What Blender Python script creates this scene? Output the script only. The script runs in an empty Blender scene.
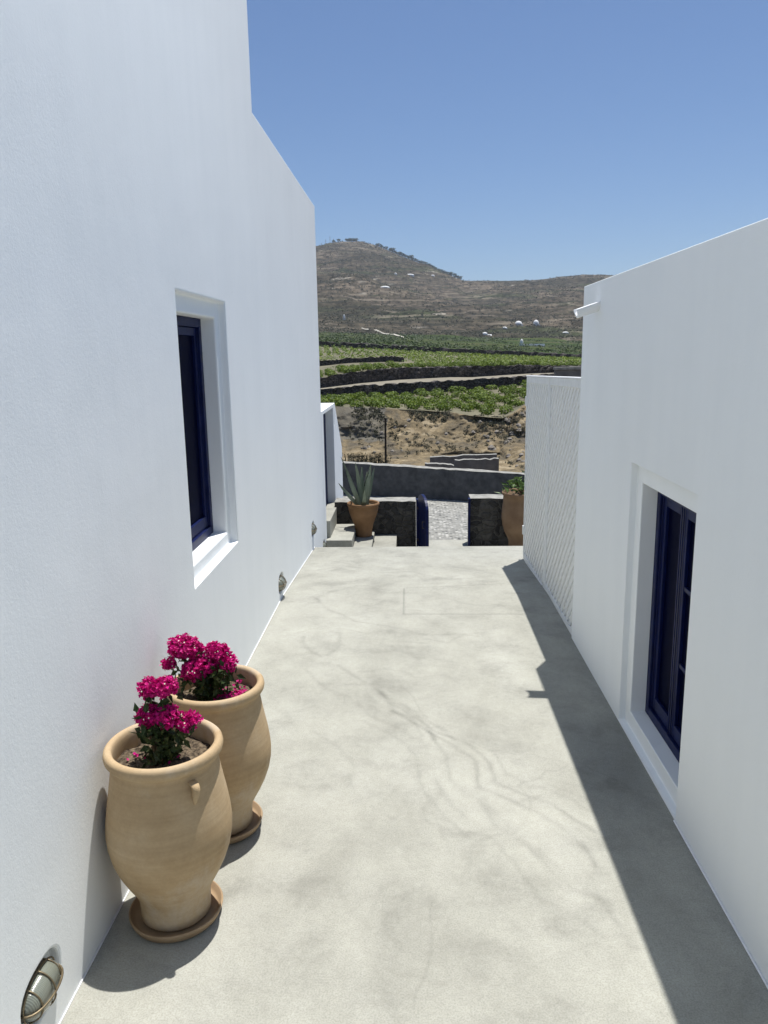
import bpy, bmesh, math, random
import numpy as np
from mathutils import Vector, Matrix, noise
R = math.radians
random.seed(7)
S = bpy.context.scene
COL = S.collection
PI = math.pi

# ------------------------------------------------------------------ camera frame
F, CX, CY, EYE = 769.0, 384.0, 512.0, 2.2
_a, _b = 26.0, -160.0
_y = Vector((_a, -_b, -F)).normalized()
_N = -(F * F + 57.0 * _a) / _b
_z = -Vector((57.0, -_N, -F)).normalized()
_x = _y.cross(_z)
ROT = Matrix((_x, _y, _z))

def P(u, v, y):                                   # world point seen at (u, v) of the photograph at distance y
    d = ROT @ Vector((u - CX, -(v - CY), -F))
    return Vector((0, 0, EYE)) + d * (y / d.y)

# ------------------------------------------------------------------ mesh builder
class MB:
    def __init__(s): s.v = []; s.f = []; s.m = []
    def add(s, vs, fs, m=0):
        o = len(s.v); s.v += [tuple(p) for p in vs]
        for f in fs: s.f.append(tuple(i + o for i in f)); s.m.append(m)
        return s
    def box(s, x0, x1, y0, y1, z0, z1, m=0, rot=None):
        p = [Vector((x, y, z)) for z in (z0, z1) for y in (y0, y1) for x in (x0, x1)]
        if rot: p = [rot @ q for q in p]
        return s.add(p, [(0, 2, 3, 1), (4, 5, 7, 6), (0, 1, 5, 4), (2, 6, 7, 3), (0, 4, 6, 2), (1, 3, 7, 5)], m)
    def lathe(s, prof, n=48, cx=0, cy=0, m=0, sx=1, sy=1):
        vs = [(cx + r * sx * math.cos(2 * PI * i / n), cy + r * sy * math.sin(2 * PI * i / n), z) for r, z in prof for i in range(n)]
        fs = [(j * n + i, j * n + (i + 1) % n, (j + 1) * n + (i + 1) % n, (j + 1) * n + i) for j in range(len(prof) - 1) for i in range(n)]
        return s.add(vs, fs, m)
    def tube(s, pts, rads, n=8, m=0, cap=True):
        pts = [Vector(p) for p in pts]
        if not hasattr(rads, '__len__'): rads = [rads] * len(pts)
        vs = []
        up = Vector((0, 0, 1))
        for i, p in enumerate(pts):
            t = (pts[min(i + 1, len(pts) - 1)] - pts[max(i - 1, 0)]).normalized()
            a = t.cross(up)
            if a.length < .1: a = t.cross(Vector((1, 0, 0)))
            a.normalize(); b = t.cross(a)
            vs += [p + (a * math.cos(2 * PI * k / n) + b * math.sin(2 * PI * k / n)) * rads[i] for k in range(n)]
        fs = [(j * n + k, j * n + (k + 1) % n, (j + 1) * n + (k + 1) % n, (j + 1) * n + k) for j in range(len(pts) - 1) for k in range(n)]
        if cap: fs += [tuple(range(n))[::-1], tuple((len(pts) - 1) * n + k for k in range(n))]
        return s.add(vs, fs, m)
    def prism(s, poly, a0, a1, axis='x', m=0):
        n = len(poly)
        mk = {'x': lambda a, p: (a, p[0], p[1]), 'y': lambda a, p: (p[0], a, p[1]), 'z': lambda a, p: (p[0], p[1], a)}[axis]
        vs = [mk(a0, p) for p in poly] + [mk(a1, p) for p in poly]
        return s.add(vs, [tuple(range(n))[::-1], tuple(range(n, 2 * n))] + [(i, (i + 1) % n, n + (i + 1) % n, n + i) for i in range(n)], m)
    def build(s, name, mats, parent=None, smooth=False, bevel=0, seg=2, fix=True, angle=None):
        me = bpy.data.meshes.new(name); me.from_pydata(s.v, [], s.f)
        if not isinstance(mats, (list, tuple)): mats = [mats]
        for m in mats: me.materials.append(m)
        me.polygons.foreach_set('material_index', s.m)
        if smooth: me.polygons.foreach_set('use_smooth', [True] * len(s.f))
        me.update()
        if fix:
            bm = bmesh.new(); bm.from_mesh(me); bmesh.ops.recalc_face_normals(bm, faces=bm.faces); bm.to_mesh(me); bm.free()
        o = bpy.data.objects.new(name, me); COL.objects.link(o)
        if bevel:
            b = o.modifiers.new('b', 'BEVEL'); b.width = bevel; b.segments = seg; b.limit_method = 'ANGLE'; b.angle_limit = R(40)
        if parent: o.parent = parent
        return o

def tag(o, label=None, cat=None, group=None, kind=None):
    for k, v in (('label', label), ('category', cat), ('group', group), ('kind', kind)):
        if v: o[k] = v
    return o
def empty(name, loc, label, cat, group=None, rz=0):
    o = bpy.data.objects.new(name, None); COL.objects.link(o); o.location = loc; o.rotation_euler.z = rz
    o.empty_display_size = .1
    return tag(o, label, cat, group)
def cut(o, cutters):                               # real boolean openings, applied
    for c in cutters:
        m = o.modifiers.new('cut', 'BOOLEAN'); m.operation = 'DIFFERENCE'; m.object = c; m.solver = 'EXACT'
    bpy.context.view_layer.update()
    dg = bpy.context.evaluated_depsgraph_get()
    me = bpy.data.meshes.new_from_object(o.evaluated_get(dg))
    o.modifiers.clear(); o.data = me
    for c in cutters: bpy.data.objects.remove(c)
    return o
def soften(o, w, seg=3):
    b = o.modifiers.new('b', 'BEVEL'); b.width = w; b.segments = seg; b.limit_method = 'ANGLE'; b.angle_limit = R(35)

# ------------------------------------------------------------------ materials
def new_mat(name):
    m = bpy.data.materials.new(name); m.use_nodes = True
    nt = m.node_tree; b = nt.nodes['Principled BSDF']
    return m, nt, b
def N(nt, t, **kw):
    n = nt.nodes.new(t)
    for k, v in kw.items():
        if k in n.inputs.keys() if hasattr(n.inputs, 'keys') else False: n.inputs[k].default_value = v
        else: setattr(n, k, v)
    return n
def noise_n(nt, co, scale, detail=4, rough=.55, dist=0, dim='3D'):
    n = nt.nodes.new('ShaderNodeTexNoise'); n.noise_dimensions = dim
    n.inputs['Scale'].default_value = scale; n.inputs['Detail'].default_value = detail
    n.inputs['Roughness'].default_value = rough; n.inputs['Distortion'].default_value = dist
    nt.links.new(co, n.inputs['Vector']); return n
def ramp(nt, fac, stops, interp='LINEAR'):
    r = nt.nodes.new('ShaderNodeValToRGB'); r.color_ramp.interpolation = interp
    e = r.color_ramp.elements
    while len(e) < len(stops): e.new(.5)
    for i, (p, c) in enumerate(stops):
        e[i].position = p; e[i].color = (c[0], c[1], c[2], 1) if hasattr(c, '__len__') else (c, c, c, 1)
    nt.links.new(fac, r.inputs['Fac']); return r
def mix(nt, fac, a, b, mode='MIX'):
    m = nt.nodes.new('ShaderNodeMix'); m.data_type = 'RGBA'; m.blend_type = mode
    for k, i in ((fac, 0), (a, 6), (b, 7)):
        if hasattr(k, 'links') or isinstance(k, bpy.types.NodeSocket): nt.links.new(k, m.inputs[i])
        elif hasattr(k, '__len__'): m.inputs[i].default_value = (k[0], k[1], k[2], 1)
        else: m.inputs[i].default_value = k if i == 0 else (k, k, k, 1)
    return m.outputs[2]
def math_n(nt, op, a, b=0.0):
    m = nt.nodes.new('ShaderNodeMath'); m.operation = op
    for k, i in ((a, 0), (b, 1)):
        if isinstance(k, bpy.types.NodeSocket): nt.links.new(k, m.inputs[i])
        else: m.inputs[i].default_value = k
    return m.outputs[0]
def mapping(nt, co, scale=(1, 1, 1), rot=(0, 0, 0), loc=(0, 0, 0)):
    m = nt.nodes.new('ShaderNodeMapping'); nt.links.new(co, m.inputs['Vector'])
    m.inputs['Scale'].default_value = scale; m.inputs['Rotation'].default_value = rot; m.inputs['Location'].default_value = loc
    return m.outputs[0]
def bump(nt, b, h, strength, dist):
    n = nt.nodes.new('ShaderNodeBump'); n.inputs['Strength'].default_value = strength; n.inputs['Distance'].default_value = dist
    nt.links.new(h, n.inputs['Height'])
    old = b.inputs['Normal'].links[0].from_socket if b.inputs['Normal'].links else None
    if old: nt.links.new(old, n.inputs['Normal'])
    nt.links.new(n.outputs[0], b.inputs['Normal'])
def basic(name, c0, c1, scale=5, rough=.8, detail=5, bs=0, bd=.01, bscale=None, spec=.3, stretch=None, metal=0, coord='Object'):
    m, nt, b = new_mat(name)
    co = nt.nodes.new('ShaderNodeTexCoord').outputs[coord]
    if stretch: co = mapping(nt, co, stretch)
    n = noise_n(nt, co, scale, detail)
    r = ramp(nt, n.outputs[0], [(.32, c0), (.68, c1)])
    nt.links.new(r.outputs[0], b.inputs['Base Color'])
    b.inputs['Roughness'].default_value = rough; b.inputs['Specular IOR Level'].default_value = spec
    b.inputs['Metallic'].default_value = metal
    if bs:
        n2 = noise_n(nt, co, bscale or scale * 4, 5)
        bump(nt, b, n2.outputs[0], bs, bd)
    return m

def plaster(name, c=(.865, .888, .89)):
    m, nt, b = new_mat(name)
    co = nt.nodes.new('ShaderNodeTexCoord').outputs['Object']
    a = noise_n(nt, co, .9, 4, .6).outputs[0]
    s = noise_n(nt, mapping(nt, co, (1, 3.0, .35)), 1.6, 4, .6).outputs[0]
    g = noise_n(nt, co, 60, 3, .6).outputs[0]
    c1 = ramp(nt, a, [(.3, [x * .965 for x in c]), (.7, c)]).outputs[0]
    c2 = mix(nt, 1.0, c1, ramp(nt, s, [(.3, (.975, .978, .98)), (.6, (1, 1, 1))]).outputs[0], 'MULTIPLY')
    nt.links.new(c2, b.inputs['Base Color'])
    b.inputs['Roughness'].default_value = .85; b.inputs['Specular IOR Level'].default_value = .2
    w = noise_n(nt, co, 1.3, 3, .5).outputs[0]
    bump(nt, b, w, .15, .04)
    w2 = noise_n(nt, mapping(nt, co, (1, 1, .6)), 7, 4, .6).outputs[0]
    bump(nt, b, w2, .16, .006)
    bump(nt, b, g, .24, .0025)
    g2 = noise_n(nt, co, 170, 2, .5).outputs[0]
    bump(nt, b, g2, .3, .0012)
    return m
WHITE = plaster('white_plaster')
WHITE2 = plaster('white_paint_smooth', (.85, .855, .86))

def cement(name, vein=False):
    m, nt, b = new_mat(name)
    tc = nt.nodes.new('ShaderNodeTexCoord'); co = tc.outputs['Object']
    big = noise_n(nt, mapping(nt, co, (1, .55, 1), loc=(3.1, 1.7, 0)), 1.5, 8, .66, .3).outputs[0]
    mid = noise_n(nt, mapping(nt, co, (1, 1.15, 1), rot=(0, 0, .35), loc=(7, 2, 0)), 3.0, 7, .68, .25).outputs[0]
    fine = noise_n(nt, co, 34, 6, .7).outputs[0]
    c = ramp(nt, big, [(.28, (.27, .265, .230)), (.5, (.348, .343, .300)), (.70, (.40, .395, .350))]).outputs[0]
    c = mix(nt, 1, c, ramp(nt, mid, [(.30, (.76, .76, .755)), (.47, (.96, .96, .955)), (.7, (1.08, 1.08, 1.07))]).outputs[0], 'MULTIPLY')
    c = mix(nt, 1, c, ramp(nt, fine, [(.3, (.91, .91, .905)), (.65, (1.03, 1.03, 1.03))]).outputs[0], 'MULTIPLY')
    # trowel swirls: thin dark contour lines of a warped noise
    sw = noise_n(nt, mapping(nt, co, (1, .6, 1), loc=(1.2, 5.3, 0)), .9, 3, .5, 1.2).outputs[0]
    d = math_n(nt, 'ABSOLUTE', math_n(nt, 'SUBTRACT', sw, .47))
    line = ramp(nt, d, [(0, .90), (.012, 1.0)]).outputs[0]
    msk = noise_n(nt, mapping(nt, co, loc=(9, 9, 0)), 1.0, 3).outputs[0]
    line = mix(nt, ramp(nt, msk, [(.5, 0), (.62, 1)]).outputs[0], (1, 1, 1), line)
    c = mix(nt, 1, c, line, 'MULTIPLY')
    # sparse dark specks
    vo = nt.nodes.new('ShaderNodeTexVoronoi'); vo.inputs['Scale'].default_value = 5; nt.links.new(co, vo.inputs['Vector'])
    sp = ramp(nt, vo.outputs['Distance'], [(.012, .45), (.022, 1)]).outputs[0]
    sepc = nt.nodes.new('ShaderNodeSeparateColor'); nt.links.new(vo.outputs['Color'], sepc.inputs[0])
    gate = math_n(nt, 'GREATER_THAN', sepc.outputs[0], .93)
    c = mix(nt, 1, c, mix(nt, gate, (1, 1, 1), sp), 'MULTIPLY')
    if vein:
        at = nt.nodes.new('ShaderNodeAttribute'); at.attribute_name = 'vein'
        c = mix(nt, 1, c, at.outputs['Color'], 'MULTIPLY')
    grain = noise_n(nt, co, 150, 3, .7).outputs[0]
    c = mix(nt, 1, c, ramp(nt, grain, [(.34, (.80, .80, .79)), (.58, (1.05, 1.05, 1.05))]).outputs[0], 'MULTIPLY')
    nt.links.new(c, b.inputs['Base Color'])
    b.inputs['Roughness'].default_value = .78; b.inputs['Specular IOR Level'].default_value = .3
    bump(nt, b, fine, .4, .004)
    bump(nt, b, mid, .2, .006)
    return m
CEM = cement('polished_cement', True); CEM2 = cement('cement_steps')

def terracotta(name):
    m, nt, b = new_mat(name)
    tc = nt.nodes.new('ShaderNodeTexCoord'); co = tc.outputs['Object']
    a = noise_n(nt, co, 4.5, 6, .62).outputs[0]
    c = ramp(nt, a, [(.28, (.38, .265, .145)), (.5, (.46, .335, .195)), (.72, (.52, .40, .255))]).outputs[0]
    rings = noise_n(nt, mapping(nt, co, (.6, .6, 26)), 3, 3, .6).outputs[0]
    c = mix(nt, 1, c, ramp(nt, rings, [(.3, (.925, .915, .90)), (.65, (1.02, 1.02, 1.02))]).outputs[0], 'MULTIPLY')
    scale = noise_n(nt, mapping(nt, co, (1, 1, .5), loc=(2, 2, 2)), 3, 7, .7).outputs[0]
    c = mix(nt, ramp(nt, scale, [(.50, 0), (.66, .55)]).outputs[0], c, (.56, .50, .42))
    f = noise_n(nt, co, 90, 3, .6).outputs[0]
    c = mix(nt, 1, c, ramp(nt, f, [(.3, .93), (.6, 1.0)]).outputs[0], 'MULTIPLY')
    nt.links.new(c, b.inputs['Base Color'])
    b.inputs['Roughness'].default_value = .82; b.inputs['Specular IOR Level'].default_value = .25
    bump(nt, b, rings, .22, .003); bump(nt, b, f, .2, .001)
    return m
TERRA = terracotta('pale_terracotta')
TERRA3 = basic('brown_terracotta', (.17, .105, .062), (.25, .165, .10), 5, .85, bs=.2, bd=.002, bscale=60)
TERRA2 = basic('orange_terracotta', (.19, .105, .05), (.27, .155, .078), 6, .85, bs=.2, bd=.002, bscale=60)
SAUCER = basic('saucer_clay', (.30, .205, .12), (.38, .27, .165), 8, .8, bs=.2, bd=.002, bscale=60)
SOIL = basic('potting_soil', (.018, .012, .008), (.21, .16, .105), 60, 1, detail=8, bs=1, bd=.012, bscale=60)
NAVY = basic('navy_paint', (.0022, .0060, .045), (.0035, .010, .070), 12, .45, bs=.1, bd=.001, bscale=40, spec=.18)
NAVYD = basic('deep_navy_paint', (.003, .006, .03), (.004, .009, .045), 12, .4, spec=.5)
def glass_dark(name):
    m, nt, b = new_mat(name)
    co = nt.nodes.new('ShaderNodeTexCoord').outputs['Object']
    n = noise_n(nt, co, 2, 2)
    nt.links.new(ramp(nt, n.outputs[0], [(.3, (.0010, .0018, .012)), (.7, (.0018, .003, .020))]).outputs[0], b.inputs['Base Color'])
    b.inputs['Roughness'].default_value = .3; b.inputs['Specular IOR Level'].default_value = .01
    return m
PANE = glass_dark('dark_window_glass')
BRASS = basic('weathered_brass', (.13, .10, .06), (.24, .19, .115), 30, .45, metal=.6, spec=.5)
GALV = basic('dull_metal', (.10, .09, .075), (.17, .15, .12), 30, .5, metal=.6)
def lampglass():
    m, nt, b = new_mat('ribbed_lamp_glass')
    co = nt.nodes.new('ShaderNodeTexCoord').outputs['Object']
    w = nt.nodes.new('ShaderNodeTexWave'); w.inputs['Scale'].default_value = 60; w.bands_direction = 'Y'; nt.links.new(co, w.inputs['Vector'])
    nt.links.new(ramp(nt, w.outputs[0], [(0, (.15, .16, .13)), (1, (.21, .225, .185))]).outputs[0], b.inputs['Base Color'])
    b.inputs['Roughness'].default_value = .18; b.inputs['Specular IOR Level'].default_value = .6
    b.inputs['Coat Weight'].default_value = .5
    bump(nt, b, w.outputs[0], .25, .002)
    return m
LGLASS = lampglass()

def leafmat(name, stops, trans=.25, rough=.55):
    m, nt, b = new_mat(name)
    g = nt.nodes.new('ShaderNodeNewGeometry')
    r = ramp(nt, g.outputs['Random Per Island'], stops)
    nt.links.new(r.outputs[0], b.inputs['Base Color'])
    b.inputs['Roughness'].default_value = rough; b.inputs['Specular IOR Level'].default_value = .3
    if trans:
        t = nt.nodes.new('ShaderNodeBsdfTranslucent'); nt.links.new(r.outputs[0], t.inputs['Color'])
        mx = nt.nodes.new('ShaderNodeMixShader'); mx.inputs[0].default_value = trans
        out = nt.nodes['Material Output']
        nt.links.new(b.outputs[0], mx.inputs[1]); nt.links.new(t.outputs[0], mx.inputs[2]); nt.links.new(mx.outputs[0], out.inputs[0])
    return m
BRACT = leafmat('magenta_bracts', [(0, (.40, .003, .12)), (.5, (.60, .007, .20)), (1, (.75, .02, .31))], .3)
BLOSSOM = leafmat('tiny_cream_blossoms', [(0, (.7, .65, .5)), (1, (.8, .78, .66))], 0)
BLEAF = leafmat('bougainvillea_leaves', [(0, (.022, .036, .014)), (.6, (.045, .075, .022)), (1, (.10, .125, .045))], .25)
VINE = leafmat('vine_leaves', [(0, (.06, .095, .010)), (.6, (.135, .20, .020)), (1, (.23, .29, .04))], .3)
VINE2 = leafmat('far_vine_leaves', [(0, (.025, .045, .010)), (.6, (.045, .075, .016)), (1, (.08, .11, .03))], .2)
SCRUB = leafmat('dry_scrub', [(0, (.022, .026, .014)), (.6, (.05, .052, .03)), (1, (.13, .115, .075))], 0, .9)
TREE = leafmat('dark_tree_leaves', [(0, (.018, .03, .012)), (1, (.05, .07, .03))], 0, .8)
BROAD = leafmat('broad_green_leaves', [(0, (.03, .065, .015)), (1, (.12, .19, .05))], .3, .4)
AGAVE = basic('agave_skin', (.16, .20, .14), (.28, .33, .245), 5, .5, stretch=(1, 1, .4))
WOOD = basic('woody_stem', (.10, .07, .04), (.20, .15, .09), 20, .9)
def stone(name, c0, c1, mortar, scale=4.5, stretch=(1, 1, 1.5), mw=.05, bd=.03):
    m, nt, b = new_mat(name)
    co = nt.nodes.new('ShaderNodeTexCoord').outputs['Object']
    w = noise_n(nt, co, 3, 3); 
    wv = nt.nodes.new('ShaderNodeVectorMath'); wv.operation = 'MULTIPLY_ADD'
    nt.links.new(w.outputs['Color'], wv.inputs[0]); wv.inputs[1].default_value = (.25, .25, .25); nt.links.new(mapping(nt, co, stretch), wv.inputs[2])
    v = nt.nodes.new('ShaderNodeTexVoronoi'); v.inputs['Scale'].default_value = scale; nt.links.new(wv.outputs[0], v.inputs['Vector'])
    e = nt.nodes.new('ShaderNodeTexVoronoi'); e.feature = 'DISTANCE_TO_EDGE'; e.inputs['Scale'].default_value = scale; nt.links.new(wv.outputs[0], e.inputs['Vector'])
    s = nt.nodes.new('ShaderNodeSeparateColor'); nt.links.new(v.outputs['Color'], s.inputs[0])
    c = ramp(nt, s.outputs[0], [(0, c0), (1, c1)]).outputs[0]
    n = noise_n(nt, co, 18, 6, .65).outputs[0]
    c = mix(nt, 1, c, ramp(nt, n, [(.3, .7), (.7, 1.15)]).outputs[0], 'MULTIPLY')
    c = mix(nt, ramp(nt, e.outputs[0], [(mw * .4, 1), (mw, 0)]).outputs[0], c, mortar)
    nt.links.new(c, b.inputs['Base Color']); b.inputs['Roughness'].default_value = .95; b.inputs['Specular IOR Level'].default_value = .15
    bump(nt, b, ramp(nt, e.outputs[0], [(0, 0), (.16, 1)]).outputs[0], .8, bd); bump(nt, b, n, .5, .01)
    return m
LAVA = stone('lava_stone', (.045, .044, .043), (.115, .11, .10), (.10, .096, .088), 7.5, (1, 1, 1.4), .035, .02)
LAVAFAR = stone('dry_stone_far', (.05, .046, .044), (.17, .15, .135), (.02, .018, .018), 3.2, (1, 1, 1.7), .06, .10)
BACKW = basic('road_wall_render', (.05, .052, .055), (.10, .102, .105), 7, .95, detail=8, bs=.6, bd=.012, bscale=22)
MORTAR = basic('mortar_cap', (.20, .195, .175), (.36, .35, .315), 9, .95, bs=.5, bd=.008, bscale=30)
GREYCON = basic('grey_block_wall', (.13, .125, .12), (.20, .19, .18), 2.5, .95, bs=.4, bd=.02, bscale=8)
PATHSOIL = basic('path_soil', (.19, .17, .125), (.28, .25, .19), .8, 1, bs=.5, bd=.05, bscale=5)
def pebbles():
    m, nt, b = new_mat('pebbled_road')
    co = nt.nodes.new('ShaderNodeTexCoord').outputs['Object']
    v = nt.nodes.new('ShaderNodeTexVoronoi'); v.inputs['Scale'].default_value = 17; nt.links.new(mapping(nt, co, (1, .9, 1)), v.inputs['Vector'])
    s = nt.nodes.new('ShaderNodeSeparateColor'); nt.links.new(v.outputs['Color'], s.inputs[0])
    c = ramp(nt, s.outputs[0], [(0, (.06, .06, .058)), (.4, (.20, .20, .185)), (1, (.46, .45, .41))]).outputs[0]
    c = mix(nt, ramp(nt, v.outputs['Distance'], [(.35, 0), (.6, 1)]).outputs[0], c, (.24, .235, .21))
    nt.links.new(c, b.inputs['Base Color']); b.inputs['Roughness'].default_value = .9
    bump(nt, b, v.outputs['Distance'], -.6, .02)
    return m
PEB = pebbles()

def terrain_mats():
    # cultivated soil
    soil = basic('vineyard_soil', (.09, .085, .05), (.20, .18, .12), .35, 1, detail=8, bs=.5, bd=.1, bscale=3)
    # cut earth bank
    m, nt, b = new_mat('earth_bank')
    co = nt.nodes.new('ShaderNodeTexCoord').outputs['Object']
    a = noise_n(nt, mapping(nt, co, (1, 1, 1.6)), .42, 8, .68, .6).outputs[0]
    c = ramp(nt, a, [(.30, (.085, .075, .065)), (.43, (.13, .112, .082)), (.55, (.215, .17, .105)), (.66, (.33, .275, .19))]).outputs[0]
    f = noise_n(nt, mapping(nt, co, (1, 1, .5), loc=(5, 1, 2)), 2.2, 8, .75, .5).outputs[0]
    c = mix(nt, 1, c, ramp(nt, f, [(.33, (.55, .53, .50)), (.5, (.97, .96, .94)), (.66, (1.3, 1.27, 1.2))]).outputs[0], 'MULTIPLY')
    sx = nt.nodes.new('ShaderNodeSeparateXYZ'); nt.links.new(co, sx.inputs[0])
    pn = noise_n(nt, co, .6, 4).outputs[0]
    mk = math_n(nt, 'MULTIPLY', math_n(nt, 'LESS_THAN', math_n(nt, 'ADD', sx.outputs[0], math_n(nt, 'MULTIPLY', pn, 1.5)), -1.1), math_n(nt, 'GREATER_THAN', math_n(nt, 'SUBTRACT', sx.outputs[2], math_n(nt, 'MULTIPLY', pn, 1.0)), -4.7))
    c = mix(nt, math_n(nt, 'MULTIPLY', mk, .8), c, ramp(nt, pn, [(.35, (.10, .095, .08)), (.65, (.17, .16, .135))]).outputs[0])
    nt.links.new(c, b.inputs['Base Color']); b.inputs['Roughness'].default_value = 1; b.inputs['Specular IOR Level'].default_value = .05
    bump(nt, b, f, .7, .15); bank = m
    # distant fields: green strips
    m, nt, b = new_mat('far_fields')
    co = nt.nodes.new('ShaderNodeTexCoord').outputs['Object']
    a = noise_n(nt, mapping(nt, co, (.006, .022, 0)), 1, 6, .6, .6).outputs[0]
    c = ramp(nt, a, [(.34, (.11, .095, .06)), (.45, (.07, .085, .03)), (.56, (.035, .06, .015)), (.66, (.09, .09, .05))]).outputs[0]
    f = noise_n(nt, mapping(nt, co, (.1, .3, .1)), 1, 6, .7).outputs[0]
    c = mix(nt, 1, c, ramp(nt, f, [(.35, .55), (.65, 1.25)]).outputs[0], 'MULTIPLY')
    nt.links.new(c, b.inputs['Base Color']); b.inputs['Roughness'].default_value = 1; b.inputs['Specular IOR Level'].default_value = .05
    fields = m
    # hillside
    m, nt, b = new_mat('dry_hillside')
    co = nt.nodes.new('ShaderNodeTexCoord').outputs['Object']
    a = noise_n(nt, mapping(nt, co, (.0022, .0022, .010)), 1, 7, .62, .4).outputs[0]
    c = ramp(nt, a, [(.33, (.040, .037, .025)), (.45, (.070, .060, .043)), (.56, (.110, .09, .067)), (.68, (.17, .14, .105))]).outputs[0]
    gpatch = noise_n(nt, mapping(nt, co, (.0035, .0035, .035), loc=(4, 0, 1)), 1, 5, .6, .8).outputs[0]
    c = mix(nt, ramp(nt, gpatch, [(.54, 0), (.62, .7)]).outputs[0], c, (.04, .052, .024))
    # pale cleared terraces
    pt = noise_n(nt, mapping(nt, co, (.009, .004, .055), loc=(1, 3, 7)), 1, 3, .5, .3).outputs[0]
    c = mix(nt, ramp(nt, pt, [(.665, 0), (.70, .8)]).outputs[0], c, (.30, .275, .23))
    # scrub speckle
    v = noise_n(nt, mapping(nt, co, (.055, .02, .10)), 1, 6, .8).outputs[0]
    c = mix(nt, 1, c, ramp(nt, v, [(.38, (.28, .30, .27)), (.5, (.9, .9, .9)), (.62, (1.5, 1.46, 1.4))]).outputs[0], 'MULTIPLY')
    # terrace walls: broken dark lines following the height
    sx = nt.nodes.new('ShaderNodeSeparateXYZ'); nt.links.new(co, sx.inputs[0])
    wob = noise_n(nt, mapping(nt, co, (.003, .003, 0)), 1, 4, .6).outputs[0]
    h = math_n(nt, 'ADD', math_n(nt, 'MULTIPLY', sx.outputs[2], .085), math_n(nt, 'MULTIPLY', wob, 7))
    fr = math_n(nt, 'FRACT', h)
    brk = noise_n(nt, mapping(nt, co, (.006, .003, .03), loc=(8, 8, 8)), 1, 3).outputs[0]
    ln = math_n(nt, 'MULTIPLY', math_n(nt, 'LESS_THAN', fr, .26), ramp(nt, brk, [(.45, 0), (.56, 1)]).outputs[0])
    c = mix(nt, math_n(nt, 'MULTIPLY', ln, .8), c, (.03, .03, .022))
    l2 = math_n(nt, 'MULTIPLY', math_n(nt, 'GREATER_THAN', fr, .74), ramp(nt, brk, [(.40, 1), (.50, 0)]).outputs[0])
    c = mix(nt, math_n(nt, 'MULTIPLY', l2, .55), c, (.24, .205, .155))
    nt.links.new(c, b.inputs['Base Color']); b.inputs['Roughness'].default_value = 1; b.inputs['Specular IOR Level'].default_value = .03
    hill = m
    return soil, bank, fields, hill
M_SOIL, M_BANK, M_FIELD, M_HILL = terrain_mats()

# ================================================================== THE NEAR PLACE
def floor_z(y): return 0.0 if y < 6.8 else -.062 * (y - 6.8)

M_SIDE = basic('side_soil', (.07, .065, .05), (.15, .13, .10), 3, 1, bs=.5, bd=.02, bscale=20)
# ---- courtyard floor (cement sheet with traced water-stain veins)
def vein_lines():
    A = lambda px: [P_floor(280 + a / 2.56, 540 + b / 2.56) for a, b in px]
    B = lambda px: [P_floor(260 + a / 1.92, 700 + b / 1.92) for a, b in px]
    L = [(A([(85,145),(130,180),(190,205),(250,215),(300,225),(360,240),(450,240),(500,248)]), .10, .022),
         (A([(60,250),(70,280),(100,300)]), .10, .03), (A([(120,295),(150,270),(158,240),(130,235)]), .12, .03),
         (A([(150,320),(185,350),(240,375),(265,405),(310,425),(350,450),(380,480),(400,512)]), .14, .022),
         (A([(170,370),(235,372),(262,400),(290,440),(340,455),(365,500)]), .12, .022),
         (A([(300,415),(350,440),(410,480),(450,512)]), .12, .02),
         (A([(380,250),(430,262),(470,240),(520,238)]), .09, .025), (A([(90,150),(130,130),(200,110),(260,112)]), .07, .03),
         (B([(245,5),(300,35),(350,65),(400,85),(435,120),(450,155),(500,180),(560,200),(610,235),(640,255)]), .17, .017),
         (B([(250,20),(310,50),(370,85),(410,120),(425,165),(470,190),(520,210),(570,235),(620,280),(650,320)]), .17, .017),
         (B([(330,60),(360,110),(370,150),(420,190),(450,240),(510,280),(560,330),(600,365),(660,390),(700,430)]), .11, .02),
         (B([(340,150),(370,200),(390,220)]), .10, .02), (B([(420,165),(440,210),(480,250),(540,300)]), .08, .03),
         (B([(100,60),(150,90),(180,130),(170,170)]), .07, .02), (B([(200,40),(260,70),(300,110),(310,160),(350,220),(400,260)]), .10, .016),
         (B([(300,30),(380,70),(440,95),(470,140),(530,165),(600,190),(640,215)]), .09, .013), (B([(400,250),(450,270),(500,330),(540,380),(600,410),(660,450)]), .08, .014),
         (A([(40,240),(110,220),(200,235),(290,260),(380,262)]), .07, .02), (A([(200,340),(280,330),(350,350),(420,345),(480,380)]), .06, .02),
         (A([(100,60),(180,50),(260,70),(340,66),(430,90),(540,84)]), .07, .03), (A([(230,150),(320,160),(420,150),(520,170),(600,160)]), .06, .03),
         (A([(60,330),(120,380),(180,400),(230,450),(300,480)]), .08, .022),
         (B([(540,290),(600,350),(680,400),(720,470)]), .08, .03)]
    J = [([(-.07, 6.28), (-.075, 7.06)], .34, .007), ([(-.07, 6.28), (.95, 6.27)], .24, .010), ([(-.07, 7.08), (.9, 7.24)], .16, .012)]
    return L, J
def P_floor(u, v):
    d = ROT @ Vector((u - CX, -(v - CY), -F)); t = -EYE / d.z
    return (d.x * t, d.y * t)
xs = np.linspace(-1.3, 1.62, 244)
ys = np.concatenate([np.linspace(-4, 1.6, 12)[:-1], np.linspace(1.6, 9.2, 600)])
nx, ny = len(xs), len(ys)
X, Y = np.meshgrid(xs, ys)
Z = np.where(Y < 6.8, 0, -.062 * (Y - 6.8))
vein = np.ones_like(X)
LN, JN = vein_lines()
wx = np.zeros_like(X); wy = np.zeros_like(X); br = np.zeros_like(X)
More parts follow.
